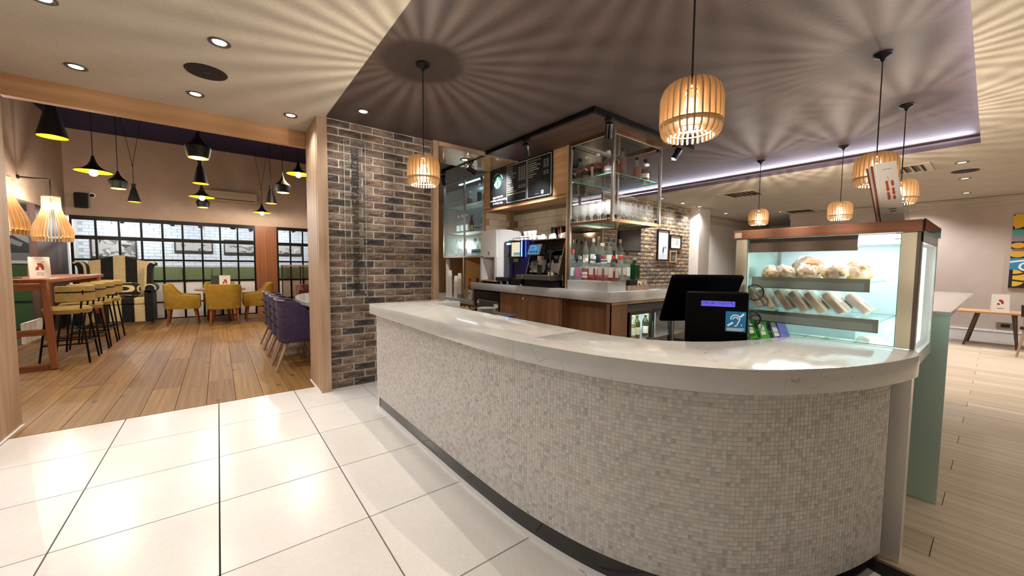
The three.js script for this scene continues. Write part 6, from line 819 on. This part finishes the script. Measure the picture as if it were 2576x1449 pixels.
  const art = (y0, y1, label, draw) => { const a = thing('canvas_painting', label, 'painting', [11.05, y0, 0.09], 0, 'paintings on the far wall'); part(a, 'stretcher', bx(-0.04, -0.001, 0, y1 - y0, 0, 0.8), M.oakPale); const g2 = new THREE.PlaneGeometry(0.8, y1 - y0); g2.rotateY(-PI / 2); g2.translate(-0.0415, (y1 - y0) / 2, 0.4); part(a, 'painted_face', g2, new THREE.MeshStandardMaterial({ map: canvasTex(256, 192, draw), roughness: 0.7 })); };
  art(1.645, 2.24, 'abstract canvas in yellow, teal and black, the upper of the pair', (g2, w, h) => { g2.fillStyle = '#1c1c20'; g2.fillRect(0, 0, w, h); g2.fillStyle = '#e2b52e'; g2.beginPath(); g2.arc(8, 36, 44, -1.6, 1.6); g2.fill(); g2.fillRect(0, 6, 20, 60); g2.fillStyle = '#4f9f94'; g2.fillRect(0, 84, w, 34); g2.fillStyle = '#8f8a96'; g2.fillRect(0, 118, w, 34); g2.fillStyle = '#e2a52e'; g2.beginPath(); g2.ellipse(24, 174, 26, 16, 0, 0, 7); g2.fill(); g2.fillStyle = '#c25a3a'; g2.fillRect(120, 10, 60, 60); });
  art(0.96, 1.6, 'abstract canvas in blue, yellow and black, the lower of the pair', (g2, w, h) => { g2.fillStyle = '#1d1b1e'; g2.fillRect(0, 0, w, h); g2.fillStyle = '#d9a83a'; g2.beginPath(); g2.ellipse(24, 12, 30, 20, 0, 0, 7); g2.fill(); g2.fillStyle = '#2f86b4'; g2.fillRect(0, 36, w, 60); g2.strokeStyle = '#eef0ee'; g2.lineWidth = 9; g2.beginPath(); g2.moveTo(0, 56); g2.lineTo(70, 44); g2.stroke(); g2.beginPath(); g2.arc(52, 80, 18, 0, 7); g2.stroke(); g2.fillStyle = '#dfb43a'; g2.beginPath(); g2.arc(14, 140, 44, -1.6, 1.6); g2.fill(); g2.strokeStyle = '#1d1b1e'; g2.lineWidth = 8; g2.beginPath(); g2.moveTo(0, 120); g2.quadraticCurveTo(30, 130, 70, 104); g2.moveTo(0, 150); g2.lineTo(70, 160); g2.stroke(); });
  const so = thing('wall_socket', 'dark double socket plate above the skirting behind the low table', 'socket', [11.05, 0.22, 0.1]); part(so, 'plate', bx(-0.012, 0, 0, 0.12, -0.1, 0.1, 0.003), M.brushed); part(so, 'insert', bx(-0.014, -0.012, 0.03, 0.09, -0.05, 0.05), M.black);
  // bar servery glimpsed past the pillar
  const s2 = thing('rear_servery', 'rear servery bay with teal wall and white tiles glimpsed past the pillar', 'servery', [2.1, 0, -7.98]); part(s2, 'teal_wall', bx(0.3, 1.6, 1.55, 1.95, 0, 0.02), std(0x2f7a78, 0.6)); part(s2, 'tile_splash', bx(0.3, 1.6, 1.1, 1.55, 0, 0.025), std(0xe8e2da, 0.3)); part(s2, 'worktop', bx(0.2, 1.08, 0.82, 0.88, 0, 0.6), M.quartz); part(s2, 'cabinet', bx(0.22, 1.08, 0, 0.82, 0, 0.58), M.black); part(s2, 'shelf_rail', bx(0.2, 1.6, 2.2, 2.28, 0, 0.1), M.black);
  const gl = thing('globe_lamp', 'round glowing lamp in the rear servery bay', 'lamp', [2.75, 1.72, -7.6]); part(gl, 'globe', sph(0.07, 0, 0, 0), M.bulbWarm); part(gl, 'cord', rod([0, 0.07, 0], [0, 0.99, 0], 0.005, 6), M.black); const li = new THREE.PointLight(WARM, 2.5); li.position.set(2.75, 1.72, -7.6); li.castShadow = true; li.shadow.radius = 3; scene.add(li);
  for (const [x, l] of [[2.62, 'chrome beer tap nearest the pillar in the rear bay'], [2.78, 'chrome beer tap beside the globe lamp in the rear bay']]) { const tp = thing('beer_tap', l, 'tap', [x, 0.88, -7.5]); part(tp, 'column', [cyl(0.04, 0.03, 0.02), cyl(0.022, 0.02, 0.24, 0, 0.02, 0)], M.chrome); part(tp, 'handle', bc(0.03, 0.16, 0.02, 0, 0.36, 0, 0.006), M.black); part(tp, 'spout', rod([0, 0.22, 0], [0, 0.18, 0.1], 0.01), M.chrome); }
}
renderer.render(scene, camera);
